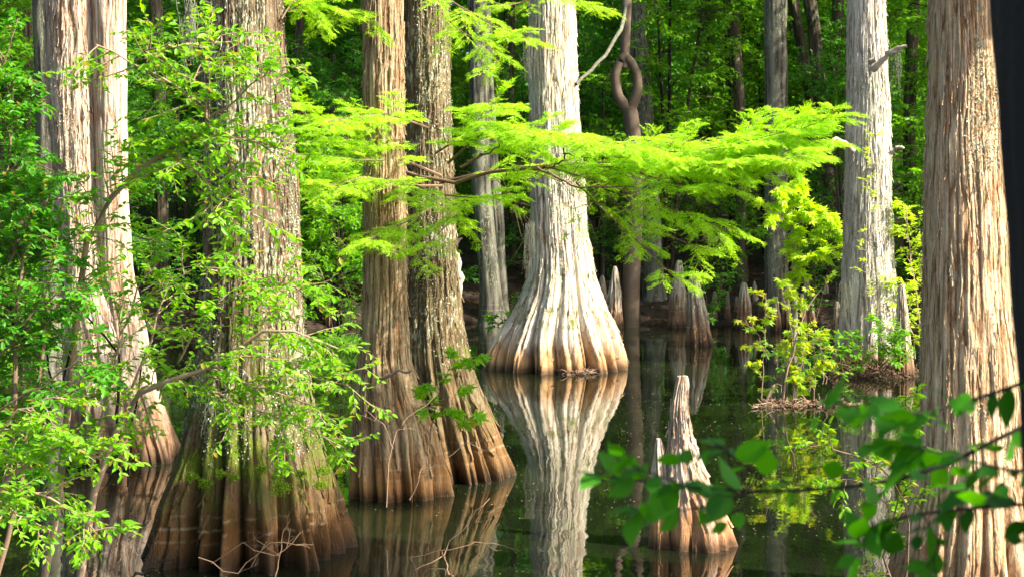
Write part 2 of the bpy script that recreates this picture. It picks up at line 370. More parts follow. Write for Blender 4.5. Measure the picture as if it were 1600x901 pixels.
# ------------------------------------------------------------------ trunks
def lobes(nl, seed):
    r = np.random.default_rng(seed); a = np.sort((np.arange(nl)+r.random(nl)*.95)/nl*2*np.pi); st = .66+.34*r.random(nl)
    def f(th):
        th = th % (2*np.pi); e = np.concatenate([a, [a[0]+2*np.pi]]); th = np.where(th < a[0], th+2*np.pi, th)
        i = np.clip(np.searchsorted(e, th, side='right')-1, 0, nl-1); u = (th-e[i])/(e[i+1]-e[i])
        return np.clip(np.abs(np.sin(np.pi*u)), 0, 1)**.72*st[i]
    return f
def trunk_mesh(rows, d, mat, seed, parent=None, name='trunk', top=15., nl=16, a0=.30, h0=.7, a1=.05, bark=.026, freq=26, nth=300, dz=.018,
               ztop_vis=6.0, zmin=-.5, bumps=(), lean=(0, 0), squash=1.0, build=True, mb=None, mi=0, point=False, cut=None, peel=0, flakes=0, fthr=.55, fz=.7):
    """rows: (photo row, left, right) silhouette samples at depth d"""
    rz = A([CH-(y-HY)/F*d for y, _, _ in rows]); rc = A([((l+r)/2-800)/F*d for _, l, r in rows]); rr = A([(r-l)/2/F*d for _, l, r in rows])
    o = np.argsort(rz); rz, rc, rr = rz[o], rc[o], rr[o]
    zs = np.arange(zmin, min(ztop_vis, top), dz)
    if top > ztop_vis: zs = np.concatenate([zs, np.linspace(ztop_vis, top, 24)])
    slope = (rc[-1]-rc[-2])/(rz[-1]-rz[-2])*.5 if len(rz) > 1 else 0
    c = np.interp(zs, rz, rc)+np.maximum(zs-rz[-1], 0)*slope
    r = np.interp(zs, rz, rr); r = np.where(zs > rz[-1], np.maximum(rr[-1]*(1-.04*(zs-rz[-1])), .04), r)
    for _ in range(3):
        for q in (c, r): q[1:-1] = (q[:-2]+2*q[1:-1]+q[2:])/4
    th = np.arange(nth)*2*np.pi/nth
    TH, Z = np.meshgrid(th, zs); R0 = np.median(rr)
    lf = lobes(nl, seed)
    ct, st_ = np.cos(TH), np.sin(TH)
    zz = np.maximum(Z, 0)
    a = a0*np.exp(-zz/h0)+a1
    wob = .22*(fbm(ct*1.1+seed, st_*1.1, Z*.35, seed)-.5)+.06*(noise3(ct*3, st_*3, Z*1.6, seed+3)-.5)
    L = lf(TH+wob*1.6)
    L2 = lobes(nl*2+3, seed+5)(TH+wob*2.0)
    rad = r[:, None]*(1+.20*a)*(1-a*(1-L)-a*.28*(1-L2))
    rad = rad*(1+.10*(fbm(ct*.9, st_*.9, Z*.2, seed+8)-.5)+.26*(noise3(ct*2.2, st_*2.2, Z*.5, seed+9)-.5)*np.exp(-zz/.6)+.05*(noise3(ct*7, st_*7, Z*5, seed+10)-.5))
    wx = (fbm(ct*R0*6, st_*R0*6, Z*1.6, seed+20)-.5)*2.2
    n1 = noise3(ct*R0*freq+wx, st_*R0*freq+wx, Z*2.0, seed+11)
    n2 = noise3(ct*R0*freq*2.4+wx, st_*R0*freq*2.4, Z*5, seed+12)
    n3 = noise3(ct*R0*freq*1.3, st_*R0*freq*1.3, Z*9, seed+13)
    ridge = 1-np.abs(2*n1-1)**.8
    h = .50*np.clip(2.2*(1-ridge), 0, 1)+.30*n2+.24*(n3-.1)
    h = np.clip(h, 0, 1)
    rad = rad+bark*(h-.6)*(.65+.35*np.exp(-zz/1.2))
    for (bt, bz, ba, bs_) in bumps:
        dd = (((TH-bt+np.pi) % (2*np.pi)-np.pi)*R0)**2+(Z-bz)**2; rad = rad+ba*np.exp(-dd/bs_**2)
    if cut is not None:       # ragged or pointed tip: cut = (z0, z1)
        rad = rad*np.clip((cut[1]-Z)/(cut[1]-cut[0]), 0.02, 1)**.7
    X = c[:, None]+rad*ct+lean[0]*zz; Y = d+rad*st_*squash+lean[1]*zz
    V = np.stack([X, Y, Z], -1).reshape(-1, 3)
    n = nth; k = np.arange(nth); j = np.arange(len(zs)-1)[:, None]
    fc = np.stack(np.broadcast_arrays(j*n+k, j*n+(k+1) % n, (j+1)*n+(k+1) % n, (j+1)*n+k), -1).reshape(-1, 4)
    own = mb is None
    mb = mb or MB()
    ns = len(zs)
    if flakes:
        rp = np.random.default_rng(seed+99); pick = rp.integers(0, int((ztop_vis-zmin)/dz)*nth-nth, flakes); q = V[pick]; an = np.tile(th, ns)[pick]
        fn_ = fbm(q[:, 0]*5, q[:, 1]*5, q[:, 2]*1.3, seed+60)+.10*(h.ravel()[pick]-.5)
        kp = (fn_ > fthr) & (q[:, 2] > fz+.35*rp.random(flakes)); q = q[kp]; an = an[kp]; nf = len(q)
        rad_ = np.stack([np.cos(an), np.sin(an), an*0], -1)
        leaves(mb, q+rad_*.004, rp.normal(size=(nf, 3))+A([0, 0, .3]), rad_+rp.normal(size=(nf, 3))*.7, rp.uniform(.008, .02, nf), tmpl_diamond(.8), 1)
    if peel:
        G = V.reshape(ns, nth, 3); rp = np.random.default_rng(seed+77)
        vis = int(min(ns-1, (ztop_vis-zmin)/dz)); K = 7
        Ln = rp.integers(2, max(3, int(.075/dz)), peel); zi = rp.integers(int(.15/dz)-int(zmin/dz), vis-K*Ln.max()-1, peel); ti = rp.integers(0, nth, peel)
        wd = rp.integers(1, 3, peel)*max(1, nth//330); lift = rp.uniform(.006, .026, peel)
        kk = np.arange(K)[None]; zr = zi[:, None]+kk*Ln[:, None]; dr = np.cumsum(rp.integers(-1, 2, (peel, K)), 1)
        prof_ = (lift[:, None]*np.abs(np.linspace(-1, 1, K))[None]**2*np.where(kk < K/2, 1.0, .45)+.004)
        wk = np.maximum(1, (wd[:, None]*np.sin(np.pi*(kk+.8)/(K+.6))).round()).astype(int)
        out_ = []
        for sgn in (-1, 0, 1):
            tj = (ti[:, None]+dr+sgn*wk) % nth; q = G[zr, tj].copy(); an = th[tj]
            hl = prof_+(.004 if sgn == 0 else 0)
            q[..., 0] += np.cos(an)*hl; q[..., 1] += np.sin(an)*hl; out_.append(q)
        W = np.stack(out_, 2)                                     # (peel, K, 3, 3)
        o3 = (np.arange(peel)[:, None, None]*K+np.arange(K-1)[None, :, None])*3+np.arange(2)[None, None]
        mb.add(W, [np.stack([o3, o3+1, o3+4, o3+3], -1).reshape(-1, 4)], mi, np.repeat(rp.uniform(.35, .95, peel), K*3))
    V = np.concatenate([V, [[c[-1]+lean[0]*zs[-1], d+lean[1]*zs[-1], zs[-1]]]])
    cap = np.stack([(ns-1)*n+k, (ns-1)*n+(k+1) % n, np.full(n, ns*n)], -1)
    mb.add(V, [fc, cap], mi, np.concatenate([h.ravel(), [.5]]))
    return mb, (c[-1]+lean[0]*top, d+lean[1]*top, zs[-1])

def crown(parent, ctr, rx, rz, n_limb, leafmat, seed, lsize=.13, name='crown', trunkmat=None, dens=1.0, tm=None):
    """limbs from the trunk axis, twigs and leaves in an uneven volume"""
    mb = MB(); r = np.random.default_rng(seed)
    az = r.random(n_limb)*2*np.pi; z0 = ctr[2]-rz*.9+r.random(n_limb)*rz*1.5; el = r.uniform(.05, .7, n_limb)
    L = rx*(.65+.5*r.random(n_limb))
    D = np.stack([np.cos(az)*np.cos(el), np.sin(az)*np.cos(el), np.sin(el)], -1)
    s = np.linspace(0, 1, 5)[None, :, None]
    p0 = np.stack([np.full(n_limb, ctr[0]), np.full(n_limb, ctr[1]), z0], -1)
    limb = p0[:, None]+L[:, None, None]*(s*D[:, None]+s*s*A([0, 0, -.15]))+np.cumsum(r.normal(size=(n_limb, 5, 3))*.12, 1)*s
    tubes(mb, limb, .07, .02, 5, 1)
    b = spawn(limb, 7, .25, 1, .9, rx*.5, .1, .3); tubes(mb, b, .02, .007, 3, 1)
    t = spawn(b, max(2, int(6*dens)), .2, 1, .8, rx*.2, .2, .3); tubes(mb, t, .007, .003, 3, 1)
    leaf_twigs(mb, t, 7, lsize, tm or tmpl_diamond(.6), 0, jit=.5)
    return mb.build(name, [leafmat, trunkmat or M['bark_brown']], parent, smooth=False)

def cypress(label, base_px, d, rows, mat, seed, top=16., crown_r=2.2, extra=None, **kw):
    kw.setdefault('peel', 900)
    x = (base_px-800)/F*d
    t = thing('cypress_tree', (x, d, 0), label, 'tree')
    mb, tip = trunk_mesh(rows, d, mat, seed, top=top, **kw)
    if extra: extra(mb)
    mb.build('trunk', [mat, M['lichen']], t)
    crown(t, (tip[0], tip[1], tip[2]-.3), crown_r, 1.6, 9, M['canopy_leaf'], seed+50, .16)
    return t

# T1 left pale double trunk
def t1_extra(mb):
    trunk_mesh([(-200, 143, 195), (0, 144, 197), (300, 150, 200), (420, 150, 208), (500, 160, 225), (600, 165, 245), (700, 185, 282), (740, 190, 292)], 18.3, None, 41,
               top=15, nl=8, a0=.25, h0=.6, nth=240, bark=.024, mb=mb)
T1 = cypress('pale pinkish twin-stemmed cypress standing behind the leafy shrubs at far left', 180, 18.4,
    [(-200, 66, 150), (0, 70, 155), (150, 75, 158), (300, 85, 165), (420, 92, 180), (520, 98, 215), (620, 100, 240), (700, 96, 262), (740, 90, 270)], M['bark1'], 1, extra=t1_extra, nl=14, a0=.22, h0=.55, a1=.04, flakes=20000, fthr=.6)
T2 = cypress('thick cypress with mossy fluted base and lichened sunlit right side, left foreground', 400, 14.1,
    [(-200, 318, 436), (0, 314, 441), (100, 314, 447), (200, 316, 457), (300, 318, 465), (400, 318, 469), (500, 312, 474), (600, 300, 485), (700, 278, 508), (780, 250, 540), (850, 226, 568), (890, 213, 582), (930, 205, 592)],
    M['bark2'], 2, nl=15, a0=.52, h0=.62, a1=.05, nth=420, dz=.013, bark=.034, flakes=90000, fthr=.52, fz=.65)
T3 = cypress('slender amber-brown cypress with a bulbous base and small burl, left of centre', 620, 16.45,
    [(-200, 566, 628), (0, 567, 630), (200, 569, 631), (400, 569, 635), (480, 567, 636), (560, 560, 642), (620, 552, 660), (680, 546, 684), (740, 542, 698), (785, 540, 705), (810, 539, 708)],
    M['bark3'], 3, nl=11, a0=.36, h0=.5, a1=.05, nth=300, dz=.013, bark=.026, bumps=[(-1.25, .62, .05, .09), (-1.3, .5, .03, .07), (-1.9, .95, .04, .05)])
T4 = cypress('olive-brown cypress leaning close behind the slender amber one, flared to the right', 700, 17.4,
    [(-200, 628, 698), (0, 630, 700), (200, 632, 704), (400, 634, 713), (500, 630, 722), (560, 628, 735), (620, 628, 755), (680, 628, 780), (730, 628, 803), (765, 628, 815)],
    M['bark4'], 4, nl=13, a0=.44, h0=.6, a1=.05, nth=300, dz=.014, bark=.028, flakes=22000, fthr=.57, fz=.9)
T5 = cypress('bright white-barked cypress with wide fluted base standing alone in midwater', 875, 25.9,
    [(-200, 828, 897), (0, 826, 899), (150, 826, 903), (300, 828, 914), (360, 829, 918), (397, 828, 924), (430, 823, 931), (455, 815, 939), (480, 803, 949), (505, 789, 961), (528, 776, 972), (550, 768, 981), (578, 762, 988), (600, 758, 993)],
    M['bark5'], 5, nl=17, a0=.36, h0=.75, a1=.045, nth=460, dz=.016, bark=.028, flakes=45000, fthr=.55, fz=.6)
T6 = cypress('grey straight cypress with broken branch stubs rising from a root mound, right', 1365, 25.6,
    [(-200, 1327, 1380), (0, 1325, 1382), (150, 1323, 1390), (300, 1320, 1392), (400, 1318, 1395), (470, 1315, 1402), (530, 1308, 1415), (570, 1300, 1425), (600, 1296, 1432)],
    M['bark6'], 6, nl=13, a0=.22, h0=.45, a1=.04, bark=.03, flakes=35000, fthr=.56)
T7 = cypress('big rust-and-cream ridged cypress in the right foreground, sunlit right half', 1510, 12.6,
    [(-200, 1455, 1552), (0, 1452, 1556), (150, 1450, 1562), (300, 1445, 1572), (450, 1441, 1582), (600, 1436, 1592), (700, 1428, 1600), (780, 1412, 1612), (860, 1388, 1630), (945, 1360, 1650)],
    M['bark7'], 7, nl=15, a0=.26, h0=.5, a1=.05, nth=460, dz=.011, bark=.026, freq=34, flakes=50000, fthr=.60)
# near dark trunk at right edge
xb = (1600-800)/F*2.6
T8 = thing('near_tree', (xb+.28, 2.6, 1.3), 'near black out-of-focus trunk cutting down the right edge', 'tree')
mb, tip = trunk_mesh([(-200, 1540, 1900), (0, 1550, 1900), (200, 1562, 1905), (310, 1567, 1905), (330, 1574, 1905), (480, 1580, 1910), (620, 1597, 1910), (900, 1604, 1920)], 2.6, None, 8, top=8, nl=9, a0=.0, a1=.03, nth=120, dz=.03, bark=.008, zmin=1.2, ztop_vis=4)
mb.build('trunk', M['dark_wood'], T8); crown(T8, (tip[0]+1.6, tip[1]-1.2, 7.0), 2.4, 1.5, 10, M['canopy_leaf'], 71, .13, dens=1.5)
def shade_tree(x, y, z, r, seed, label):
    t = thing('broadleaf_tree', (x, y, float(gz(A([x]), A([y]))[0])), label, 'tree', 'trees standing on the near bank')
    mb = MB(); tubes(mb, resample([(x, y, 0), (x+.1, y, z*.5), (x, y, z+.8)], 8), .16, .07, 10); mb.build('trunk', M['bark_brown'], t)
    crown(t, (x, y, z), r, 1.3, 10, M['canopy_leaf'], seed, .12, dens=1.6)
shade_tree(4.3, 10.7, 5.9, .85, 73, 'slim leafy tree added just outside the frame to shade the thick cypress base')  # unseen tree, added so its crown throws shade on the foot of T2
shade_tree(4.4, -.6, 5.6, 1.9, 72, 'leafy tree on the near bank whose boughs shade the foreground leaves')

# ------------------------------------------------------------------ cypress parts: stubs, moss, branch sprays
def limb_part(name, parent, paths, mat, sides=7, wobble=.01):
    mb = MB()
    for pts, d0, d1, r0, r1 in paths:
        pl = resample(PL(pts, d0, d1), 12); pl[1:-1] += rng.normal(size=(10, 3))*wobble
        tubes(mb, pl, r0, r1, sides)
    return mb.build(name, mat, parent)
limb_part('branch_stub', T6, [([(1364, 112), (1372, 103), (1385, 86), (1400, 74), (1417, 72)], 25.2, 24.9, .055, .015), ([(1385, 86), (1398, 82), (1412, 80)], 25.1, 24.7, .02, .006),
     ([(1360, 100), (1366, 92)], 25.15, 25.0, .035, .02)], M['dead'])
limb_part('branch_stub', T6, [([(1334, 236), (1322, 226), (1308, 216), (1302, 219), (1299, 232)], 25.2, 24.8, .035, .015)], M['dead'])
limb_part('branch_stub', T6, [([(1390, 240), (1400, 231), (1412, 232)], 25.2, 25.1, .035, .02)], M['dead'])
limb_part('branch_stub', T3, [([(604, 590), (588, 592), (600, 588), (616, 582), (642, 579)], 16.25, 15.95, .022, .010)], M['twig_pale'])
limb_part('dead_snag', T4, [([(712, 450), (714, 415), (708, 385), (722, 372)], 17.6, 17.5, .04, .008), ([(712, 470), (720, 430), (716, 395)], 17.65, 17.6, .05, .01)], M['dead'])

def strands(parent, anchors, n, L, mat, name='hanging_moss', spread=.1, r=.003):
    mb = MB(); a = np.repeat(A(anchors), n, 0); a = a+rng.normal(size=a.shape)*A([spread, spread*.6, .02]); N = len(a)
    s = np.linspace(0, 1, 6)[None, :, None]; ln = L*(.3+.9*rng.random((N, 1, 1)))
    pl = a[:, None]+A([0, 0, -1.])*s*ln+np.cumsum(rng.normal(size=(N, 6, 3))*.012, 1)
    tubes(mb, pl, r, r*.5, 3); mb2 = mb
    leaves(mb2, pl[:, 1:].reshape(-1, 3), rng.normal(size=(N*5, 3))+A([0, 0, -1.]), rng.normal(size=(N*5, 3)), r*9, tmpl_diamond(.25))
    return mb2.build(name, mat, parent)
strands(T6, [P(1401, 82, 24.9)], 26, .55, M['spanish_moss'], spread=.035, r=.002)
strands(T6, [P(1322, 440, 25.1)], 50, .6, M['spanish_moss'], spread=.05, r=.002)
strands(T5, [P(828, 350, 25.5)], 40, .6, M['spanish_moss'], spread=.04, r=.002)
strands(T5, [P(826, 50, 25.6)], 40, .6, M['spanish_moss'], spread=.04, r=.002)
strands(T2, [P(295, 15, 13.2), P(296, -5, 13.2), P(293, 30, 13.2)], 14, .30, M['spanish_moss'], spread=.02)
strands(T2, [P(325, 605, 13.75), P(328, 630, 13.7)], 12, .25, M['spanish_moss'], spread=.02, r=.002)

def moss_cushion(parent, spots):
    mb = MB()
    for p, s in spots:
        n = int(900*s/.1); q = rng.normal(size=(n, 3)); q = norm(q)*rng.random((n, 1))**.4*A([s, s*.5, s*.75]); q[:, 2] *= np.where(q[:, 0] > 0, .7, 1.1)
        leaves(mb, A(p)+q+rng.normal(size=(n, 3))*s*.12, rng.normal(size=(n, 3))+A([0, -.4, .4]), rng.normal(size=(n, 3)), .014, tmpl_diamond(.5))
    return mb.build('moss_cushion', M['moss'], parent, smooth=False)
moss_cushion(T2, [(P(438, 762, 13.44), .075), (P(432, 745, 13.46), .05), (P(411, 732, 13.44), .045), (P(500, 757, 13.60), .05), (P(365, 745, 13.46), .04), (P(505, 735, 13.62), .06), (P(520, 720, 13.72), .05), (P(470, 740, 13.5), .04), (P(300, 745, 13.6), .05), (P(322, 755, 13.55), .05), (P(345, 740, 13.5), .04)])

def needle_sprays(mb, tw, m=9, ln=.040, w=.17, mi=0):
    """flat feathery branchlets: needles in two ranks on each twig"""
    N = len(tw); t = (np.arange(m)[None]+.3*rng.random((N, m)))/m
    p, T = at(tw, t); side0 = norm(np.cross(T, A([0, -.25, 1.])+np.repeat(rng.normal(size=(N, 1, 3))*.35, m, 1)))
    rn = np.repeat(rng.random(N), m)
    up = np.cross(T, side0)
    for s in (1, -1):
        ax = T*.75+side0*s+rng.normal(size=(N, m, 3))*.12
        leaves(mb, p, ax, up, ln*(1-.35*t.ravel())*(.8+.4*rng.random(N*m)), tmpl_diamond(w), mi, .6*rn+.4*rng.random(N*m))
def cypress_branch(parent, paths, name='branch', k1=9, k2=7, L1=.36, L2=.17, dens=1.0):
    mb = MB(); allb = []
    for pts, d0, d1, r0, kk in paths:
        pl = resample(PL(pts, d0, d1), 9)[None]; tubes(mb, pl, r0, r0*.25, 6, 1)
        ln = np.linalg.norm(np.diff(pl[0], axis=0), axis=1).sum()
        n = max(3, int(ln*13*kk*dens))
        b = spawn(pl, n, .12, 1, .85, L1, .14, .55, planar=True, taper=.3, wig=.03); b2 = spawn(pl, max(2, n//2), .1, 1, .8, L1*.8, .1, .2, taper=.3, wig=.03)
        allb += [b, b2]
    b = np.concatenate(allb); tubes(mb, b, .0035, .0012, 3, 1)
    t = spawn(b, 7, .08, 1, .75, L2, .12, .55, planar=True, wig=.02); tubes(mb, t, .0014, .0008, 3, 1)
    tt = spawn(t, 3, .1, 1, .6, L2*.55, .1, .5, planar=True, wig=.01)
    needle_sprays(mb, t); needle_sprays(mb, tt, 6, .034)
    return mb.build(name, [M['cyp_leaf'], M['twig']], parent, smooth=False)
cypress_branch(T4, [
  ([(690, 285), (780, 263), (880, 258), (1000, 250), (1100, 240), (1205, 222), (1305, 180)], 17.0, 14.8, .017, 1.0),
  ([(800, 262), (900, 262), (1010, 262), (1120, 245), (1200, 225), (1275, 218)], 16.2, 15.2, .015, 1.0),
  ([(720, 262), (780, 225), (860, 212), (950, 222), (1050, 228), (1150, 212), (1260, 190)], 16.0, 15.4, .014, 1.4),
  ([(700, 255), (760, 200), (830, 205), (900, 215), (980, 228)], 15.8, 14.6, .012, 1.5),
  ([(680, 240), (735, 205), (758, 172), (775, 160)], 16.0, 15.3, .010, 1.0),
  ([(1000, 270), (1040, 285), (1080, 292), (1125, 285)], 15.4, 14.8, .010, .8),
  ([(860, 262), (940, 285), (1030, 320), (1090, 340), (1140, 362)], 15.8, 15.2, .010, .5),
  ([(900, 285), (950, 335), (1005, 385), (1060, 440)], 15.8, 15.0, .008, .35),
  ([(930, 300), (1000, 340), (1070, 380), (1110, 395)], 15.8, 15.6, .008, .35),
  ([(960, 245), (1040, 250), (1120, 258), (1200, 250), (1260, 240)], 15.0, 14.6, .009, 1.1),
  ([(900, 225), (980, 235), (1060, 238), (1140, 228), (1230, 205)], 15.2, 14.8, .009, 1.2),
  ([(1030, 275), (1120, 268), (1190, 260), (1262, 240)], 15.4, 14.9, .009, 1.1)], k1=9)
cypress_branch(T4, [
  ([(690, 275), (620, 245), (560, 222), (500, 200), (455, 160)], 17.0, 15.3, .014, .8),
  ([(670, 200), (610, 178), (560, 182), (510, 190)], 16.4, 15.2, .010, .9),
  ([(690, 290), (630, 290), (570, 275), (520, 290), (475, 280)], 16.6, 15.3, .012, .8),
  ([(680, 320), (640, 345), (600, 360), (572, 380)], 16.4, 15.4, .008, .6),
  ([(600, 250), (540, 250), (490, 240), (450, 245)], 15.7, 15.2, .008, .8),
  ([(690, 300), (720, 330), (690, 360), (640, 410)], 16.4, 15.5, .008, .4),
  ([(650, 290), (690, 305), (750, 310), (800, 300)], 16.0, 15.3, .008, .7)])
cypress_branch(T4, [
  ([(670, -30), (700, 0), (740, 22), (790, 50), (815, 60)], 17.0, 16.2, .010, .5),
  ([(690, 20), (720, 50), (760, 70), (780, 95)], 17.0, 16.3, .008, .4)])
cypress_branch(T5, [
  ([(850, -40), (860, -10), (910, 5), (955, 15)], 25.2, 24.6, .014, .6), ([(850, -20), (830, 0), (790, 10), (760, 0)], 25.2, 24.6, .014, .5)])
cypress_branch(T2, [([(440, -40), (470, 0), (520, 15), (570, 20)], 14, 14.5, .01, .6), ([(440, 30), (455, 5), (480, -10)], 14, 14.2, .008, .5)])
limb_part('dead_branch', T4, [([(630, 268), (700, 285), (780, 268), (830, 262), (850, 262)], 17, 15.6, .019, .011), ([(730, 252), (760, 240), (788, 220)], 15.3, 15.1, .012, .004),
   ([(840, 262), (900, 290), (990, 292)], 15.6, 15.2, .012, .006), ([(880, 232), (885, 250), (862, 262)], 15.2, 15.6, .008, .008),
   ([(880, 240), (920, 248), (950, 232)], 15.2, 15.0, .006, .003)], M['twig'])
# tangle of fine bare twigs under the bough
mb = MB(); base = resample(PL([(760, 275), (850, 275), (930, 290), (1010, 300)], 15.8, 15.3), 7)[None]
b = spawn(base, 26, 0, 1, 1.0, .6, .25, .2, wig=.1, Pn=7); tubes(mb, b, .004, .0015, 3); t = spawn(b, 4, .2, 1, .7, .3, .1, .3, wig=.05); tubes(mb, t, .002, .001, 3)
mb.build('bare_twigs', M['twig'], T4)
limb_part('dead_branch', T5, [([(900, 132), (925, 110), (950, 80), (968, 50), (978, 20), (975, -20)], 25.7, 27, .022, .032)], M['bark_back'])

# ------------------------------------------------------------------ knees
def knee(label, px_top, py_top, xl, xr, py_base, seed, mat='knee', group=None, small=None, nl=8, bark=.034, name='cypress_knee', prof=None):
    dfront = F*CH/(py_base-HY); wr = (xr-xl)/2/F*dfront; d = dfront+wr*.8
    cb = (xl+xr)/2; hw = (xr-xl)/2
    rows = []
    for t, f, s in ((0, 1.0, 0), (.12, .94, .06), (.3, .82, .25), (.5, .66, .5), (.7, .50, .72), (.88, .36, .9), (.96, .27, .97), (1., .14, 1)):
        y = py_base+(py_top-py_base)*t; q_ = 1+.22*(float(noise3(A([t*4.]), A([seed*1.]), A([0.]))[0])-.5)*(0 < t < .95); f *= q_; c = cb+(px_top-cb)*(s if t else 0); rows.append((y, c-hw*f, c+hw*f))
    rows = prof or rows; ztop = CH-(py_top-HY)/F*d
    mb, _ = trunk_mesh(rows, d, None, seed, top=ztop, nl=nl, a0=.22, h0=.35, a1=.12, nth=110, dz=max(.012, ztop/110), ztop_vis=99, bark=bark, zmin=-.3, freq=34, peel=(140 if prof else 30) if ztop > .75 else 0)
    if small:
        sx_, sy_, sl_, sr_ = small
        rows = [(py_base, sl_, sr_), (py_base*.5+sy_*.5, sl_+1, sr_), (sy_+12, sx_-6, sx_+6), (sy_, sx_-2, sx_+2)]
        trunk_mesh(rows, d-.02, None, seed+1, top=CH-(sy_-HY)/F*d, nl=5, a0=.2, h0=.3, a1=.12, nth=70, dz=.015, ztop_vis=99, bark=bark, zmin=-.3, freq=34, mb=mb)
    o = mb.build(name, M[mat], loc=((cb-800)/F*d, d, 0))
    return tag(o, label, 'cypress knee', group)
knee('tall shaggy cypress knee in the near water, with a short second tip on its left', 1065, 584, 1036, 1150, 862, 101, 'knee_near', small=(1030, 683, 1016, 1052), nl=8, bark=.05, prof=[(900, 1036, 1156), (862, 1038, 1151), (820, 1042, 1140), (780, 1040, 1118), (740, 1040, 1102), (700, 1043, 1089), (670, 1047, 1081), (640, 1049, 1075), (615, 1054, 1074), (600, 1056, 1076), (590, 1059, 1074), (584, 1060, 1072)])
KN = [
 (961, 416, 946, 974, 512, 'grey knotty knee just behind the white cypress on its right'),
 (941, 430, 931, 952, 500, 'shorter knee squeezed between the white cypress and the grey knotty knee'),
 (1061, 406, 1038, 1076, 512, 'tallest slim knee on the far shore, left of the broad pointed one'),
 (1083, 428, 1070, 1116, 540, 'broad pointed knee with brown wet foot standing farthest out from the far shore'),
 (1117, 454, 1108, 1124, 506, 'small brown-tipped knee right of the broad pointed knee'),
 (1137, 453, 1131, 1143, 506, 'very thin knee, second to the right of the broad pointed knee'),
 (1163, 441, 1147, 1178, 512, 'conical knee just left of the reddish shrub on the far shore'),
 (1179, 439, 1173, 1189, 500, 'thin knee standing close behind the conical knee'),
 (1199, 456, 1192, 1206, 512, 'narrow knee directly behind the reddish young shrub'),
 (1212, 463, 1203, 1222, 516, 'blunt pale-tipped knee behind the shrub stems'),
 (1260, 434, 1252, 1275, 512, 'tapered dark knee right of the maple sapling trunk'),
 (1291, 444, 1279, 1298, 500, 'leaning dark knee between maple sapling and grey cypress'),
 (1329, 480, 1318, 1341, 560, 'lichened knee pressed against the left foot of the grey cypress'),
 (1409, 443, 1394, 1430, 590, 'tall knee pressed against the right foot of the grey cypress'),
 (1228, 452, 1219, 1238, 514, 'stout pale knee between the shrub stems and the maple sapling trunk'),
 (1151, 462, 1145, 1157, 503, 'little knee peeping out left of the conical knee'),
 (1188, 470, 1182, 1195, 510, 'little stump-like knee between the conical knee and the reddish shrub'),
 (1308, 470, 1300, 1317, 530, 'short mossy knee left of the grey cypress base'),
 (1253, 458, 1246, 1262, 520, 'short brown knee right beside the maple sapling trunk'),
 (494, 382, 488, 503, 498, 'thin grey spike-like knee on the left far shore'),
 (516, 465, 506, 524, 512, 'stubby knee on the left far shore by the grass tuft'),
]
for i, (tx, ty, l, r, b, lab) in enumerate(KN):
    knee(lab, tx, ty, l, r, b, 120+3*i)

# ------------------------------------------------------------------ backwood trees (trunks seen in the photo)
def back_tree(label, pts, d, r0, r1, mat='bark_back', top=13., base_py=None, ctr=True, seed=0, group=None, flare=1.5, lsize=.17, crown_r=3.0):
    """trunk along a photo path, carried down to the ground and up to a crown"""
    pl = PL(pts, d); x0 = pl[0, 0]; gx = float(gz(A([x0]), A([d]))[0])
    path = [(x0-(pl[1, 0]-pl[0, 0])*.3, d, gx-.15)] if pl[0, 2] > gx+.2 else []
    path += [tuple(q) for q in pl]; e = pl[-1]; k = (pl[-1]-pl[-2])/max(.3, (pl[-1]-pl[-2])[2])
    path += [(e[0]+k[0]*.5*(top-e[2]), d, top)]
    path = A(path)
    zs = np.concatenate([np.linspace(path[0, 2], 6.5, 110), np.linspace(6.8, top, 12)]); xc = np.interp(zs, path[:, 2], path[:, 0])
    for _ in range(8): xc[1:-1] = (xc[:-2]+xc[1:-1]+xc[2:])/3
    nth = 64; th = np.arange(nth)*2*np.pi/nth; TH, Z = np.meshgrid(th, zs)
    t = (zs-zs[0])/(zs[-1]-zs[0]); R = r0*(1-t)+r1*t; R = R*(1+(flare-1)*np.exp(-(zs-zs[0])/.35))
    h = noise3(np.cos(TH)*R[:, None]*30+seed, np.sin(TH)*R[:, None]*30, Z*2.5, seed)
    rad = R[:, None]*(1+.10*(noise3(np.cos(TH)*1.5, np.sin(TH)*1.5, Z*1.0, seed+2)-.5))+.02*(h-.5)
    V = np.stack([xc[:, None]+rad*np.cos(TH), d+rad*np.sin(TH), Z], -1)
    k = np.arange(nth); j = np.arange(len(zs)-1)[:, None]
    fc = np.stack(np.broadcast_arrays(j*nth+k, j*nth+(k+1) % nth, (j+1)*nth+(k+1) % nth, (j+1)*nth+k), -1).reshape(-1, 4)
    tt = thing('backwood_tree', (path[0, 0], d, path[0, 2]), label, 'tree', group)
    mb = MB(); mb.add(V, [fc], 0, h.ravel()); mb.build('trunk', M[mat], tt)
    crown(tt, (xc[-1], d, top-1.5), crown_r, 3.0, 14, M['canopy_leaf'], 300+seed, lsize, dens=.7)
    return tt
back_tree('straight grey lichened trunk in the dark wood left of the grey cypress', [(1213, 440), (1213, 190), (1212, 0)], 31.5, .19, .17, seed=1)
B3 = back_tree('grey trunk standing right of the brown looped one, behind the bough', [(1020, 400), (1008, 210), (1000, 100), (994, 0)], 33, .17, .14, seed=2)
back_tree('slender brown trunk right of the looped trunk in the dark wood', [(1158, 300), (1156, 160), (1148, 60), (1144, 0)], 34, .10, .09, 'bark_brown', seed=3)
back_tree('grey trunk low behind the gap between olive and white cypresses', [(768, 470), (760, 380), (752, 300), (748, 150), (744, 0)], 31.8, .17, .10, seed=4, flare=2.6)
back_tree('thinner grey trunk just right of its low grey neighbour', [(782, 440), (778, 340), (770, 270), (760, 100)], 32.3, .11, .08, seed=5, flare=1.6)
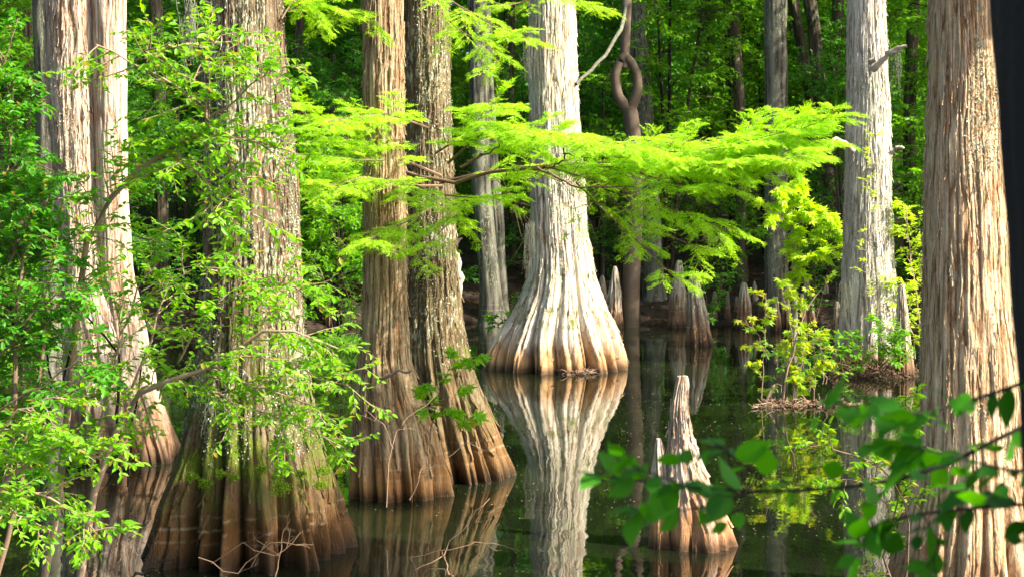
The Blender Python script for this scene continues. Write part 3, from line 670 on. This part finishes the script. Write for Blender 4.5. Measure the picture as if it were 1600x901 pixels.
back_tree('brown leaning trunk left of the crooked dark cluster at upper right', [(1282, 300), (1265, 150), (1247, 40), (1235, -20)], 35, .10, .09, 'bark_brown', seed=6)
back_tree('dark crooked trunk in the middle of the upper right cluster', [(1300, 300), (1278, 120), (1272, 40), (1262, -20)], 34.4, .13, .10, 'bark_brown', seed=7)
back_tree('dark trunk leaning right at the edge of the upper right cluster', [(1275, 300), (1300, 120), (1305, 60), (1310, 0)], 35.6, .12, .09, 'bark_brown', seed=8)
back_tree('thin dark trunk far behind the gap left of the slender cypress', [(468, 420), (466, 100), (470, 0)], 35, .07, .06, 'bark_brown', seed=9)
back_tree('thin grey trunk in the wood just left of the white cypress', [(800, 300), (798, 100), (800, 0)], 36, .06, .05, 'bark_brown', seed=10)
back_tree('dark trunk in shade behind the shrub at the left edge', [(30, 500), (34, 200), (38, 0)], 30.5, .16, .13, 'bark_brown', seed=11)
back_tree('shadowed trunk seen close behind the twin-stemmed cypress', [(82, 520), (76, 200), (70, 0)], 22.5, .15, .13, 'bark_back', seed=12, crown_r=2.2)
back_tree('brown trunk half hidden between the twin and thick cypresses', [(255, 500), (250, 200), (243, 0)], 33, .12, .10, 'bark_brown', seed=13)
back_tree('trunk deep in the wood between centre and right cypresses', [(1100, 400), (1105, 200), (1108, 0)], 39, .11, .1, 'bark_brown', seed=14)
back_tree('narrow trunk deep in the wood right of the grey cypress', [(1425, 450), (1420, 200), (1428, 0)], 35, .12, .1, 'bark_brown', seed=15)
# looped brown trunk
M['loop_bark'] = wood_mat('loop_bark', (.05, .035, .022), (.15, .11, .075), 14)
tl = thing('looped_tree', (P(990, 440, 33)[0], 31.6, .1), 'brown twisted trunk with a hollow loop in the dark wood right of the white cypress', 'tree')
mb = MB()
tubes(mb, resample(PL([(984, 560), (986, 440), (992, 330), (990, 215), (986, 180), (982, 168)], 31.6), 24), .15, .12, 12)
tubes(mb, resample(PL([(980, 172), (964, 148), (961, 118), (967, 98), (978, 84)], 31.6, 31.55), 14), .095, .07, 10)
tubes(mb, resample(PL([(985, 172), (996, 146), (996, 118), (988, 100), (976, 86)], 31.6, 31.55), 14), .095, .065, 10)
tubes(mb, resample(PL([(976, 106), (977, 60), (980, 0), (980, -300), (985, -900)], 31.6), 24), .085, .07, 12)
mb.build('trunk', M['loop_bark'], tl); crown(tl, (P(985, 0, 33)[0], 31.6, 10.5), 2.8, 2.5, 14, M['canopy_leaf'], 77, .17, dens=1.3)
for (x, y) in [(-7.5, 12), (-6.5, 7.5), (-9, 16), (-10, 21), (-8.5, 9), (-11, 13), (-6.2, 3.5)]:
    gi_ = globals().get('gi_', 0)+1
    back_tree('dark leafy tree of the left bank wood beyond the frame', [(800+x/y*F, 430), (800+x/y*F+5, 0)], y, .15, .11, 'bark_brown', seed=50+gi_, group='trees of the left bank wood', crown_r=2.6, top=7.5)
# canopy trees outside the frame that roof the back wood
gi = 0
for (x, y) in [(-11, 28), (-8.5, 33), (-12, 38), (-5.5, 37), (7.5, 34), (11, 33.5), (11, 31), (13.5, 29), (16, 31), (9, 36), (13, 36), (19, 29), (18, 34), (4, 40), (-2, 41), (-9, 43), (0, 46), (6, 46), (12, 42)]:
    gi += 1
    px = 800+x/y*F
    back_tree('tall shade tree of the back wood with a dense crown above the frame', [(px, 430), (px+rng.normal()*6, 0)], y, .15, .11, 'bark_brown', seed=20+gi, group='shade trees of the back wood', crown_r=3.4, top=12.5)

# ------------------------------------------------------------------ understory trees (leafy wall of the wood)
def understory(seed, H, R, n, leafmat, lsize=.085, name='understory_tree', tmpl=None, tw=9):
    global rng
    rng = np.random.default_rng(seed)
    t = thing(name, (0, 0, 0), '', 'tree'); mb = MB(); ml = MB()
    stems = []
    for i in range(3):
        a = rng.random()*6.28; q = R*.5*rng.random()
        stems.append(resample([(0, 0, -.2), (math.cos(a)*q*.4, math.sin(a)*q*.4, H*.4), (math.cos(a)*q, math.sin(a)*q, H*.75), (math.cos(a)*q*1.4, math.sin(a)*q*1.4, H)], 9))
    stems = A(stems); tubes(mb, stems, .045, .012, 6)
    b = spawn(stems, n, .08, 1, 1.15, R, .12, .55, wig=.12, Pn=6, taper=.35); tubes(mb, b, .014, .004, 4)
    c = spawn(b, 7, .15, 1, .9, R*.42, .15, .6, wig=.05, taper=.3); tubes(mb, c, .005, .002, 3)
    e = spawn(c, 4, .15, 1, .8, R*.2, .15, .6, wig=.02)
    e = np.concatenate([c, e]); tubes(mb, e[len(c):], .002, .001, 3)
    leaf_twigs(ml, e, tw, lsize, tmpl or tmpl_diamond(.5), 0, jit=.45)
    mb.build('trunk', M['bark_brown'], t); ml.build('crown', M[leafmat], t, smooth=False)
    return t
U = [understory(1, 5.5, 1.5, 13, 'back_leaf', .085), understory(2, 6.5, 1.7, 14, 'back_leaf2', .09), understory(3, 4.0, 1.3, 12, 'back_leaf', .07), understory(4, 7.5, 1.8, 15, 'back_leaf', .10), understory(5, 2.2, 1.0, 9, 'back_leaf2', .07)]
ul = ['round-leaved understory tree in the wood beyond the far bank', 'brighter green understory tree in the wood beyond the far bank', 'small dense understory tree in the wood beyond the far bank', 'tall large-leaved understory tree in the wood beyond the far bank', 'low bright bush on the far bank']
rng = np.random.default_rng(99)
spots = []
for row, (y, n) in enumerate(((33.2, 9), (35.2, 10), (37.5, 11), (40, 11), (43, 11), (47, 12))):
    half = y*.30+1.5
    for i in range(n):
        x = -half+2*half*(i+.5+rng.normal()*.25)/n; yy = y+rng.normal()*.5
        spots.append((x, yy, int(rng.choice([0, 1, 2, 3] if row > 1 else [0, 1, 2, 2, 4]))))
spots += [(P(a_, 0, b_)[0], b_, c_) for a_, b_, c_ in ((530, 31.4, 4), (470, 31.6, 4), (575, 32.5, 2))]
spots += [(-8.0, 29.5, 1), (-9.5, 26, 3), (-8.6, 23.5, 0), (-7.6, 26.5, 4), (8.6, 27.6, 4), (7.4, 30.2, 1), (9.6, 25, 1), (-6.6, 30.4, 2), (-7.2, 33, 3)]
used = set()
for (x, y, k) in spots:
    loc = (x, y, float(gz(A([x]), A([y]))[0])); s = float(rng.uniform(.85, 1.2)); rz = float(rng.random()*6.28)
    if k not in used:
        o = U[k]; o.location = loc; o.rotation_euler = (0, 0, rz); o.scale = (s, s, s); used.add(k)
    else: o = copy_tree(U[k], loc, rz, s)
    tag(o, ul[k], 'bush' if k == 4 else 'tree', ['round-leaved understory trees', 'bright understory trees', 'small understory trees', 'tall understory trees', 'low bushes on the far bank'][k])

# far wood as one mass
n = 90000; mb = MB()
y = rng.uniform(50, 66, n); x = rng.uniform(-.34, .34, n)*y*1.15; z = rng.random(n)*13+1.5
clump = noise3(x*.7, y*.7, z*.7, 5); keep = clump > .38; x, y, z = x[keep], y[keep], z[keep]; n = len(x)
leaves(mb, np.stack([x, y, z], -1), rng.normal(size=(n, 3))*A([1, 1, .5]), A([0, -.4, 1.])+rng.normal(size=(n, 3))*.5, .26, tmpl_diamond(.6))
fw = mb.build('far_wood', M['back_leaf'], smooth=False); tag(fw, 'dark green mass of distant forest closing the view behind the trees', 'forest', kind='stuff')
x = rng.uniform(-34, 34, 60000); y = rng.uniform(66, 72, 60000); z = rng.uniform(2, 24, 60000); mb = MB()
leaves(mb, np.stack([x, y, z], -1), rng.normal(size=(60000, 3)), A([0, -.6, 1.])+rng.normal(size=(60000, 3))*.4, .7, tmpl_diamond(.7))
fw = mb.build('far_wood', M['canopy_leaf'], smooth=False); tag(fw, 'farthest dark layer of forest seen through the gaps', 'forest', kind='stuff')

# ------------------------------------------------------------------ shrubs near the camera
def leafy(name, label, cat, base, paths, leafmat, twigmat='twig', lsize=.05, k1=14, L1=.45, k2=6, L2=.18, m=8, tm=None, droop=.12, flat=.5, group=None, k3=0, lj=.4, up=.05, leafjit=.4, seed=1, two=None):
    global rng
    rng = np.random.default_rng(seed)
    t = thing(name, base, label, cat, group); mb = MB(); ml = MB(); bl = []
    for pts, d0, d1, r0, r1 in paths:
        pl = resample(PL(pts, d0, d1), 10); pl[1:-1] += rng.normal(size=(8, 3))*.012; pl = pl[None]
        tubes(mb, pl, r0, r1, 7)
        ln = np.linalg.norm(np.diff(pl[0], axis=0), axis=1).sum()
        bl.append(spawn(pl, max(3, int(k1*ln)), .12, 1, .85, L1, droop, flat, up=up, wig=.08, taper=.3))
    b = np.concatenate(bl); tubes(mb, b, .005, .002, 4)
    c = spawn(b, k2, .15, 1, .8, L2, droop, flat, wig=.03, taper=.2); tubes(mb, c, .002, .001, 3)
    e = np.concatenate([b, c])
    if k3: c3 = spawn(c, k3, .2, 1, .8, L2*.6, droop, flat, wig=.02); e = np.concatenate([c, c3])
    leaf_twigs(ml, e, m, lsize, tm or tmpl_oval(.5), 0, jit=leafjit, sjit=lj)
    mb.build('stems', M[twigmat], t); ml.build('foliage', M[leafmat], t, smooth=False)
    return t
# arching shrub: high branch and low branch crossing in front of the thick cypress
leafy('arching_shrub', 'airy shrub whose arching upper branches cross in front of the thick cypress', 'shrub', (P(60, 900, 13)[0], 12.7, 0), [
  ([(60, 960), (105, 700), (118, 480), (150, 330), (215, 262), (275, 225), (322, 208)], 12.8, 12.4, .028, .012),
  ([(322, 208), (325, 185), (320, 165), (270, 130), (200, 95), (150, 70)], 12.4, 12.2, .011, .005),
  ([(322, 208), (360, 215), (400, 225), (450, 235)], 12.4, 12.0, .010, .004),
  ([(320, 190), (370, 160), (410, 120), (440, 100)], 12.4, 12.1, .008, .004),
  ([(290, 160), (300, 120), (330, 80), (350, 55)], 12.3, 12.6, .006, .003),
  ([(330, 205), (370, 260), (380, 310), (400, 340)], 12.3, 12.3, .006, .003),
  ([(230, 115), (220, 80), (260, 70), (310, 75)], 12.3, 12.0, .006, .003),
  ([(270, 225), (300, 260), (330, 300), (330, 330)], 12.4, 12.2, .006, .003)],
  'shrub_leaf', 'twig_pale', lsize=.058, k1=14, L1=.38, k2=4, L2=.17, m=6, seed=11, droop=.12, flat=.5)
leafy('low_arching_shrub', 'shrub arching low over the mossy base of the thick cypress', 'shrub', (P(120, 930, 12.4)[0], 12.3, 0), [
  ([(120, 940), (150, 740), (190, 640), (235, 598), (300, 588), (350, 560), (400, 520), (450, 510), (530, 545)], 12.4, 11.9, .026, .006),
  ([(300, 588), (345, 620), (400, 650), (460, 660), (540, 700)], 12.2, 11.8, .008, .003),
  ([(330, 570), (380, 600), (440, 610), (500, 640)], 12.2, 11.8, .008, .003),
  ([(260, 590), (300, 530), (350, 470), (400, 440), (440, 445)], 12.3, 12.0, .008, .003),
  ([(200, 620), (240, 520), (260, 450), (300, 415), (380, 420)], 12.3, 12.1, .009, .003),
  ([(340, 560), (400, 480), (450, 450), (470, 450)], 12.2, 12.2, .006, .003),
  ([(350, 560), (430, 560), (500, 590), (545, 600)], 12.1, 11.7, .007, .003),
  ([(140, 740), (180, 560), (215, 450), (260, 390)], 12.4, 12.6, .012, .004)],
  'shrub_leaf', 'twig_pale', lsize=.050, k1=10, L1=.32, k2=5, L2=.15, m=6, seed=12, droop=.1, flat=.55)
leafy('dense_shrub', 'dense blue-green shrub filling the left edge in front of the pale twin cypress', 'shrub', (P(-60, 960, 12)[0], 12.2, 0), [
  ([(-60, 980), (-20, 700), (-10, 450), (10, 250), (20, 130)], 12.4, 12.8, .03, .006),
  ([(-40, 950), (20, 700), (30, 500), (35, 380), (50, 320)], 12.3, 12.6, .025, .005),
  ([(-20, 950), (40, 720), (70, 560), (75, 430), (90, 370)], 12.2, 12.5, .02, .005),
  ([(-20, 500), (20, 400), (50, 330), (90, 310)], 12.6, 12.3, .01, .004),
  ([(-40, 600), (30, 520), (60, 480), (110, 450)], 12.4, 12.2, .01, .004),
  ([(-40, 350), (0, 280), (40, 250), (90, 270)], 12.7, 12.4, .008, .003),
  ([(0, 640), (70, 600), (110, 570), (150, 560)], 12.2, 12.0, .008, .003),
  ([(-60, 250), (-30, 170), (0, 110), (20, 60)], 12.9, 12.7, .008, .003)],
  'shrub2_leaf', lsize=.050, k1=11, L1=.32, k2=6, L2=.15, m=8, seed=13, droop=.15, flat=.6)
leafy('waterside_shrub', 'bright low shrub over the water at the bottom left corner', 'shrub', (P(-80, 1000, 11)[0], 11, 0), [
  ([(-80, 1000), (-30, 800), (40, 720), (110, 690), (160, 720)], 11.2, 10.9, .02, .004),
  ([(-60, 900), (0, 780), (60, 770), (120, 800), (150, 830)], 11, 10.8, .012, .003),
  ([(-60, 850), (-20, 700), (30, 640), (90, 620)], 11.2, 11, .012, .003),
  ([(-60, 870), (-10, 780), (30, 800), (70, 830)], 10.9, 10.7, .008, .003)],
  'shrub_leaf', 'twig_pale', lsize=.048, k1=12, L1=.28, k2=4, L2=.13, m=7, seed=14, droop=.12, flat=.55)
# bare thin stems of the left thicket
limb_part('stem', bpy.data.objects['dense_shrub'], [([(200, 760), (205, 640), (225, 560), (268, 480)], 12.6, 12.3, .008, .003), ([(110, 760), (100, 600), (120, 500), (90, 420)], 12.7, 12.7, .01, .005),
   ([(180, 700), (190, 560), (130, 480)], 12.5, 12.7, .012, .006), ([(60, 740), (80, 620), (70, 520)], 12.6, 12.8, .012, .006)], M['dark_wood'])

# plants in and around the pond
leafy('climbing_plant', 'bright broad-leaved seedling growing between the amber and olive cypress bases', 'plant', (P(668, 690, 16)[0], 16.1, .2), [
  ([(672, 690), (680, 650), (690, 610), (700, 570), (712, 555)], 16.1, 15.9, .005, .002), ([(676, 660), (665, 620), (655, 600)], 16.1, 15.9, .003, .001),
  ([(684, 640), (710, 620), (735, 590), (748, 540)], 16.0, 15.9, .003, .001), ([(690, 640), (720, 655), (740, 660)], 16.0, 15.9, .003, .001)],
  'shrub_leaf', lsize=.085, k1=7, L1=.12, k2=2, L2=.07, m=3, seed=15, tm=tmpl_maple(), leafjit=.5)
leafy('seedling_cluster', 'small bright seedlings beside the left foot of the white cypress', 'plant', (P(785, 520, 26)[0], 26.3, .2), [
  ([(785, 540), (790, 510), (800, 480)], 26.0, 25.8, .004, .002), ([(790, 530), (778, 505), (765, 495)], 26.0, 26, .004, .002)], 'back_leaf2', lsize=.06, k1=12, L1=.2, k2=4, L2=.1, m=6, seed=16)
MS = leafy('maple_sapling', 'yellow-green maple sapling with a thin grey trunk left of the grey cypress', 'sapling', (P(1240, 520, 29)[0], 28.8, .0), [
  ([(1241, 530), (1241, 440), (1240, 380), (1240, 320), (1244, 280)], 28.4, 28.2, .045, .006), ([(1240, 400), (1270, 370), (1300, 360), (1335, 370)], 28.2, 27.8, .01, .003),
  ([(1240, 360), (1215, 335), (1195, 322)], 28.2, 28, .007, .003), ([(1240, 350), (1275, 335), (1300, 345)], 28.2, 27.9, .007, .003),
  ([(1242, 320), (1262, 330), (1290, 330)], 28.2, 27.9, .006, .003), ([(1243, 420), (1262, 400), (1300, 395)], 28.2, 27.9, .007, .003), ([(1242, 300), (1230, 290), (1215, 300)], 28.2, 28, .005, .002)],
  'maple_leaf', 'stem_grey', lsize=.10, k1=15, L1=.22, k2=3, L2=.11, m=5, seed=17, tm=tmpl_maple(), droop=.2, leafjit=.5)
leafy('red_maple_shrub', 'open young shrub with yellow and coppery lobed leaves standing in the water', 'shrub', (P(1215, 632, 22.2)[0], 22.2, 0), [
  ([(1195, 632), (1230, 570), (1238, 545)], 22.2, 22.3, .022, .012), ([(1222, 634), (1230, 590), (1240, 540), (1258, 490), (1292, 440)], 22.2, 22, .014, .005),
  ([(1238, 632), (1242, 560), (1235, 500), (1222, 450)], 22.3, 22.1, .008, .003), ([(1245, 625), (1250, 570), (1262, 520)], 22.3, 22.1, .007, .003),
  ([(1190, 625), (1192, 560), (1198, 500), (1195, 460)], 22.2, 22, .006, .003), ([(1200, 560), (1180, 520), (1165, 500)], 22.2, 22, .004, .002),
  ([(1272, 625), (1275, 570), (1282, 530)], 22.3, 22.2, .005, .003), ([(1285, 600), (1290, 560), (1278, 520)], 22.3, 22.2, .005, .003)],
  'maple_red', 'twig_pale', lsize=.068, k1=7, L1=.22, k2=2, L2=.10, m=4, seed=18, tm=tmpl_maple(), droop=.1, leafjit=.55)
leafy('low_waterside_bush', 'low bright bush with small leaves between the copper shrub and root mound', 'shrub', (P(1265, 620, 22.8)[0], 22.8, 0), [
  ([(1240, 610), (1245, 570), (1240, 530)], 22.8, 22.6, .005, .002), ([(1265, 612), (1270, 570), (1275, 520)], 22.8, 22.6, .005, .002), ([(1290, 600), (1285, 560), (1300, 520)], 22.8, 22.6, .005, .002), ([(1220, 615), (1215, 570), (1205, 540)], 22.8, 22.6, .005, .002)],
  'back_leaf2', 'twig_pale', lsize=.055, k1=11, L1=.20, k2=4, L2=.09, m=5, seed=19)
leafy('mound_seedlings', 'small green seedlings sprouting from the root mound of the grey cypress', 'plant', (P(1370, 580, 24.6)[0], 24.5, .15), [
  ([(1345, 585), (1350, 550), (1345, 525)], 24.5, 24.3, .004, .002), ([(1375, 580), (1380, 540), (1375, 500)], 24.5, 24.3, .004, .002), ([(1410, 585), (1415, 540), (1405, 510)], 24.5, 24.3, .004, .002), ([(1395, 580), (1392, 560), (1400, 530)], 24.4, 24.2, .004, .002), ([(1330, 590), (1325, 560), (1318, 530)], 24.4, 24.3, .004, .002)],
  'back_leaf2', lsize=.055, k1=16, L1=.24, k2=4, L2=.1, m=6, seed=20)
leafy('sunlit_bush', 'sunlit yellow-green bush between the grey cypress and rust cypress', 'shrub', (P(1425, 560, 25)[0], 25.5, .1), [
  ([(1440, 590), (1435, 480), (1420, 380), (1415, 320)], 25.4, 25.3, .012, .004), ([(1445, 590), (1450, 500), (1440, 420), (1445, 340)], 25.6, 25.4, .012, .004), ([(1430, 560), (1420, 480), (1408, 440)], 25.3, 25.2, .008, .004)],
  'maple_leaf', 'twig_pale', lsize=.06, k1=10, L1=.3, k2=4, L2=.13, m=6, seed=21)
leafy('trunk_vine', 'small bright sprigs growing on the face of the grey cypress', 'vine', (P(1350, 560, 25)[0], 25.05, .3), [
  ([(1352, 560), (1356, 460), (1350, 380), (1362, 290), (1350, 240), (1370, 210)], 25.05, 24.95, .004, .002)], 'maple_leaf', lsize=.05, k1=7, L1=.16, k2=2, L2=.07, m=4, seed=22)
leafy('shade_bush', 'bush with dark stems and fresh green tips left of the rust cypress', 'shrub', (P(1405, 900, 12.2)[0], 11.9, 0), [
  ([(1400, 960), (1385, 850), (1405, 760), (1420, 680), (1415, 620)], 11.8, 11.6, .008, .003), ([(1410, 940), (1425, 830), (1400, 760), (1370, 720), (1300, 700), (1250, 700)], 11.8, 11.4, .007, .003),
  ([(1420, 760), (1440, 700), (1430, 650)], 11.8, 11.6, .005, .002), ([(1390, 800), (1360, 760), (1330, 750), (1290, 745)], 11.7, 11.4, .005, .002)],
  'shrub_leaf', 'twig', lsize=.05, k1=5, L1=.2, k2=3, L2=.10, m=6, seed=23)
leafy('left_bank_bush', 'light bush with straggling stems on the left far shore by the knees', 'shrub', (P(530, 520, 28.5)[0], 28.8, .05), [
  ([(520, 530), (515, 470), (500, 420), (485, 400)], 28.8, 28.6, .008, .003), ([(540, 530), (548, 470), (530, 420), (545, 390)], 28.8, 28.6, .008, .003), ([(530, 530), (530, 480), (560, 440)], 28.8, 28.6, .006, .003)],
  'back_leaf2', 'twig_pale', lsize=.06, k1=9, L1=.3, k2=3, L2=.13, m=5, seed=24)
for nm, lab, px, py, d in (('mossy_shoot', 'small leafy shoots hanging at the far bank under the bough', 1100, 470, 31.2), ('mossy_shoot', 'green shoots on the far bank behind the maple sapling', 1270, 420, 31.5)):
    leafy(nm, lab, 'plant', P(px, 520, d), [([(px, 520), (px+5, py), (px-10, py-50)], d, d-.2, .008, .003), ([(px, 520), (px+25, py), (px+30, py-40)], d, d-.2, .008, .003)], 'back_leaf', lsize=.07, k1=8, L1=.35, k2=4, L2=.15, m=6, seed=int(px))
# grass tuft
rng = np.random.default_rng(5); n = 260; mb = MB(); c0 = P(540, 548, 28)
s = np.linspace(0, 1, 5)[None, :, None]; az = rng.random(n)*6.28; D = np.stack([np.cos(az)*.5, np.sin(az)*.5, np.ones(n)], -1)
pl = (A([c0[0], 28, 0])+rng.normal(size=(n, 3))*A([.22, .15, 0]))[:, None]+(.25+.3*rng.random((n, 1, 1)))*(s*D[:, None]+s**2.5*A([0, 0, -.7])+s**2*D[:, None]*A([.7, .7, 0]))
tubes(mb, pl, .006, .001, 3); tag(mb.build('grass_tuft', M['grass'], loc=(c0[0], 28, 0)), 'tuft of fresh green grass at the left far shoreline', 'grass')

# root mound of T6
mb = MB(); n = 900; c0 = P(1368, 590, 25)
th = np.linspace(0, 2*np.pi, 90, endpoint=False); rr_ = np.linspace(0.02, 1, 26); TH, RR = np.meshgrid(th, rr_)
zz_ = .15*(1-RR**2.2)+.10*(fbm(np.cos(TH)*RR*6, np.sin(TH)*RR*6, RR*0, 8)-.5)-.03
V = np.stack([c0[0]+np.cos(TH)*RR*.62*(1+.25*np.sin(TH*3)*.5), 25.3+np.sin(TH)*RR*.85, zz_], -1); k = np.arange(90); j = np.arange(25)[:, None]
mb.add(V, [np.stack(np.broadcast_arrays(j*90+k, j*90+(k+1) % 90, (j+1)*90+(k+1) % 90, (j+1)*90+k), -1).reshape(-1, 4)], 0)
a = rng.random(n)*6.28; q = np.sqrt(rng.random(n)); p = np.stack([c0[0]+np.cos(a)*q*.6, 25.25+np.sin(a)*q*.8, .15*(1-q**2.2)], -1)
D = norm(rng.normal(size=(n, 3))*A([1, 1, .5])); s = np.linspace(0, 1, 5)[None, :, None]
tubes(mb, p[:, None]+s*D[:, None]*.18*rng.random((n, 1, 1))+np.cumsum(rng.normal(size=(n, 5, 3))*.015, 1), .006, .002, 3, 1)
leaves(mb, p+A([0, 0, .02]), rng.normal(size=(n, 3)), rng.normal(size=(n, 3))*.5+A([0, 0, 1]), .05, tmpl_oval(), 2)
tag(mb.build('root_mound', [M['soil'], M['twig'], M['litter_leaf']], loc=(c0[0], 25.3, 0)), 'brown mound of roots and litter at the foot of the grey cypress', 'root mound')
# small raised debris shelf by the copper shrub and hollow at the foot of T5
def debris(name, label, px, py, w, dpt, n, cat='debris'):
    d = F*CH/(py-HY); c = A([(px-800)/F*d, d, 0]); mb = MB(); p = c+np.stack([rng.normal(size=n)*w, rng.normal(size=n)*dpt, rng.random(n)*.04], -1)
    D = norm(rng.normal(size=(n, 3))*A([1, .7, .25])); s = np.linspace(0, 1, 5)[None, :, None]
    tubes(mb, p[:, None]+s*D[:, None]*.2*rng.random((n, 1, 1))+np.cumsum(rng.normal(size=(n, 5, 3))*.01, 1), .006, .002, 3, 0)
    leaves(mb, p+A([0, 0, .01]), rng.normal(size=(n, 3)), rng.normal(size=(n, 3))*.4+A([0, 0, 1]), .045, tmpl_oval(), 1)
    return tag(mb.build(name, [M['twig_pale'], M['litter_leaf']], loc=tuple(c)), label, cat)
debris('debris_raft', 'thin raft of twigs and leaves around the copper shrub stems', 1218, 634, .14, .12, 110)
debris('debris_raft', 'orange-brown strip of floating litter right of the copper shrub', 1285, 633, .16, .05, 190)
debris('root_clump', 'dark tangle of rootlets in the notch at the foot of the white cypress', 902, 583, .09, .08, 260, 'roots')

# fallen twigs in the water by the cypress feet
def fallen(label, paths, mat='twig_pale', seed=1, k=3, L=.25):
    global rng
    rng = np.random.default_rng(seed); mb = MB(); b0 = P(*paths[0][0][0], paths[0][1])
    for pts, d0, d1, r0, r1 in paths:
        pl = resample(PL(pts, d0, d1), 10); pl[1:-1] += rng.normal(size=(8, 3))*.012
        tubes(mb, pl, r0, r1, 5); b = spawn(pl[None], k, .2, 1, .8, L, -.1, .2, wig=.06, Pn=6); tubes(mb, b, r0*.4, .0015, 3); c = spawn(b, 2, .3, 1, .7, L*.4, 0, .2, wig=.04); tubes(mb, c, .002, .001, 3)
    return tag(mb.build('fallen_branch', M[mat], loc=tuple(b0)), label, 'branch')
fallen('bare forked pale twigs standing in water before the amber cypress base', [([(604, 792), (612, 690), (640, 640+10), (680, 618)], 15.0, 15.2, .004, .002), ([(615, 700), (598, 660), (570, 640)], 15.0, 15.2, .003, .0015), ([(640, 780), (655, 745), (690, 720), (740, 640+50)], 15, 14.8, .005, .002)], seed=31)
fallen('pale dead branch angling out of the water below the olive cypress', [([(640, 895), (690, 862), (735, 810), (765, 778)], 13.5, 14.4, .006, .003), ([(690, 860), (700, 885), (705, 905)], 13.5, 13.3, .007, .006), ([(640, 870), (740, 845), (790, 852)], 13.4, 13.7, .004, .002)], 'twig', seed=32)
fallen('tangle of thin bare twigs against the flutes of the thick cypress', [([(330, 880), (380, 850), (430, 870), (470, 830)], 12.7, 12.8, .004, .002), ([(310, 870), (370, 900), (420, 845), (490, 850)], 12.6, 12.7, .004, .002), ([(430, 900), (440, 850), (452, 800)], 12.7, 12.8, .004, .002)], 'twig', seed=33)
fallen('dark dead limb lying half sunk left of the thick cypress base', [([(205, 905), (240, 885), (268, 868)], 12.9, 13.0, .014, .006), ([(200, 845), (215, 825), (235, 812)], 13, 13.1, .005, .002)], 'dark_wood', seed=34)
fallen('half sunk dark log at the foot of the pale twin cypress', [([(140, 738), (170, 733), (198, 730)], 17.6, 17.7, .03, .025)], 'dark_wood', seed=35, k=2)
0 and fallen('straight fallen pole slanting into the water on the far bank', [([(1018, 522), (1030, 500), (1048, 475)], 30, 31, .02, .012)], 'stem_grey', seed=36, k=2)

# litter on the bank and floating bits
rng = np.random.default_rng(55); n = 9000
x = rng.uniform(-10, 10, n); y = rng.uniform(29.5, 36, n); z = gz(x, y); kp = z > .0; x, y, z = x[kp], y[kp], z[kp]; n = len(x); mb = MB()
leaves(mb, np.stack([x, y, z+.015], -1), rng.normal(size=(n, 3))*A([1, 1, .3]), A([0, 0, 1.])+rng.normal(size=(n, 3))*.4, .08, tmpl_oval())
tag(mb.build('leaf_litter', M['litter_leaf'], smooth=False), 'brown fallen leaves scattered over the far bank', 'leaf litter', kind='stuff')
n = 9000; x = rng.uniform(-.28, .28, n); y = rng.uniform(12, 29, n); x = x*y; kp = noise3(x*.8, y*.8, x*0, 4) > .45; x, y = x[kp], y[kp]; n = len(x); mb = MB()
leaves(mb, np.stack([x, y, x*0+.004], -1), rng.normal(size=(n, 3))*A([1, 1, 0]), np.tile(A([0, 0, 1.]), (n, 1))+rng.normal(size=(n, 3))*.03, rng.uniform(.006, .026, n), tmpl_diamond(.6))
tag(mb.build('floating_specks', M['litter_float'], smooth=False), 'tiny pale specks floating on the dark water', 'debris', kind='stuff')

# ------------------------------------------------------------------ foreground leaves (out of focus)
rng = np.random.default_rng(61)
t = thing('foreground_bush', (1.25, 2.7, 1.4), 'out-of-focus dark green leafy twigs reaching in from the lower right, near the lens', 'shrub')
mb = MB(); ml = MB(); fp = [
 ([(1760, 600), (1600, 660), (1500, 720), (1400, 752), (1280, 765), (1180, 768), (1080, 762), (1000, 752), (900, 735)], 2.9, 2.75, .004, .0012, 20),
 ([(1700, 560), (1620, 590), (1520, 625), (1420, 650), (1340, 640), (1300, 625)], 2.6, 2.5, .0035, .0012, 20),
 ([(1700, 780), (1560, 790), (1450, 800), (1370, 815), (1330, 850)], 2.7, 2.6, .003, .001, 18),
 ([(1700, 660), (1600, 740), (1520, 720), (1440, 700), (1370, 690)], 2.5, 2.5, .003, .001, 16),
 ([(1280, 765), (1180, 740), (1130, 700), (1100, 680)], 2.8, 2.7, .0018, .001, 6),
 ([(1180, 768), (1110, 790), (1040, 800), (980, 800)], 2.8, 2.8, .0015, .001, 6),
 ([(1440, 800), (1470, 850), (1440, 900)], 2.6, 2.6, .0015, .001, 4),
 ([(1080, 762), (1010, 735), (960, 730)], 2.75, 2.7, .0014, .001, 4)]
main = [resample(PL(a, b, c), 12) for a, b, c, *_ in fp]
stem = resample([(1.25, 2.7, 1.35), (1.15, 2.75, 1.9), tuple(main[0][0])], 8); tubes(mb, stem, .012, .005, 7)
for q in main[1:4]: tubes(mb, resample([(1.25, 2.7, 1.35), (1.2, 2.7, 1.8), tuple(q[0])], 8), .01, .004, 6)
for q, (_, _, _, r0, r1, m_) in zip(main, fp):
    tubes(mb, q, r0, r1, 6); leaf_twigs(ml, q[None], m_, .052, tmpl_oval_hi(.58), 0, t0=.08, jit=.85, sjit=.4, droop=.2)
    c = spawn(q[None], max(2, m_//3), .1, .95, .8, .09, .1, .3, wig=.01); tubes(mb, c, .001, .0007, 4); leaf_twigs(ml, c, 3, .042, tmpl_oval_hi(.58), 0, t0=.3, jit=.85, sjit=.4)
mb.build('stems', M['dark_wood'], t); ml.build('leaves', M['fore_leaf'], t)
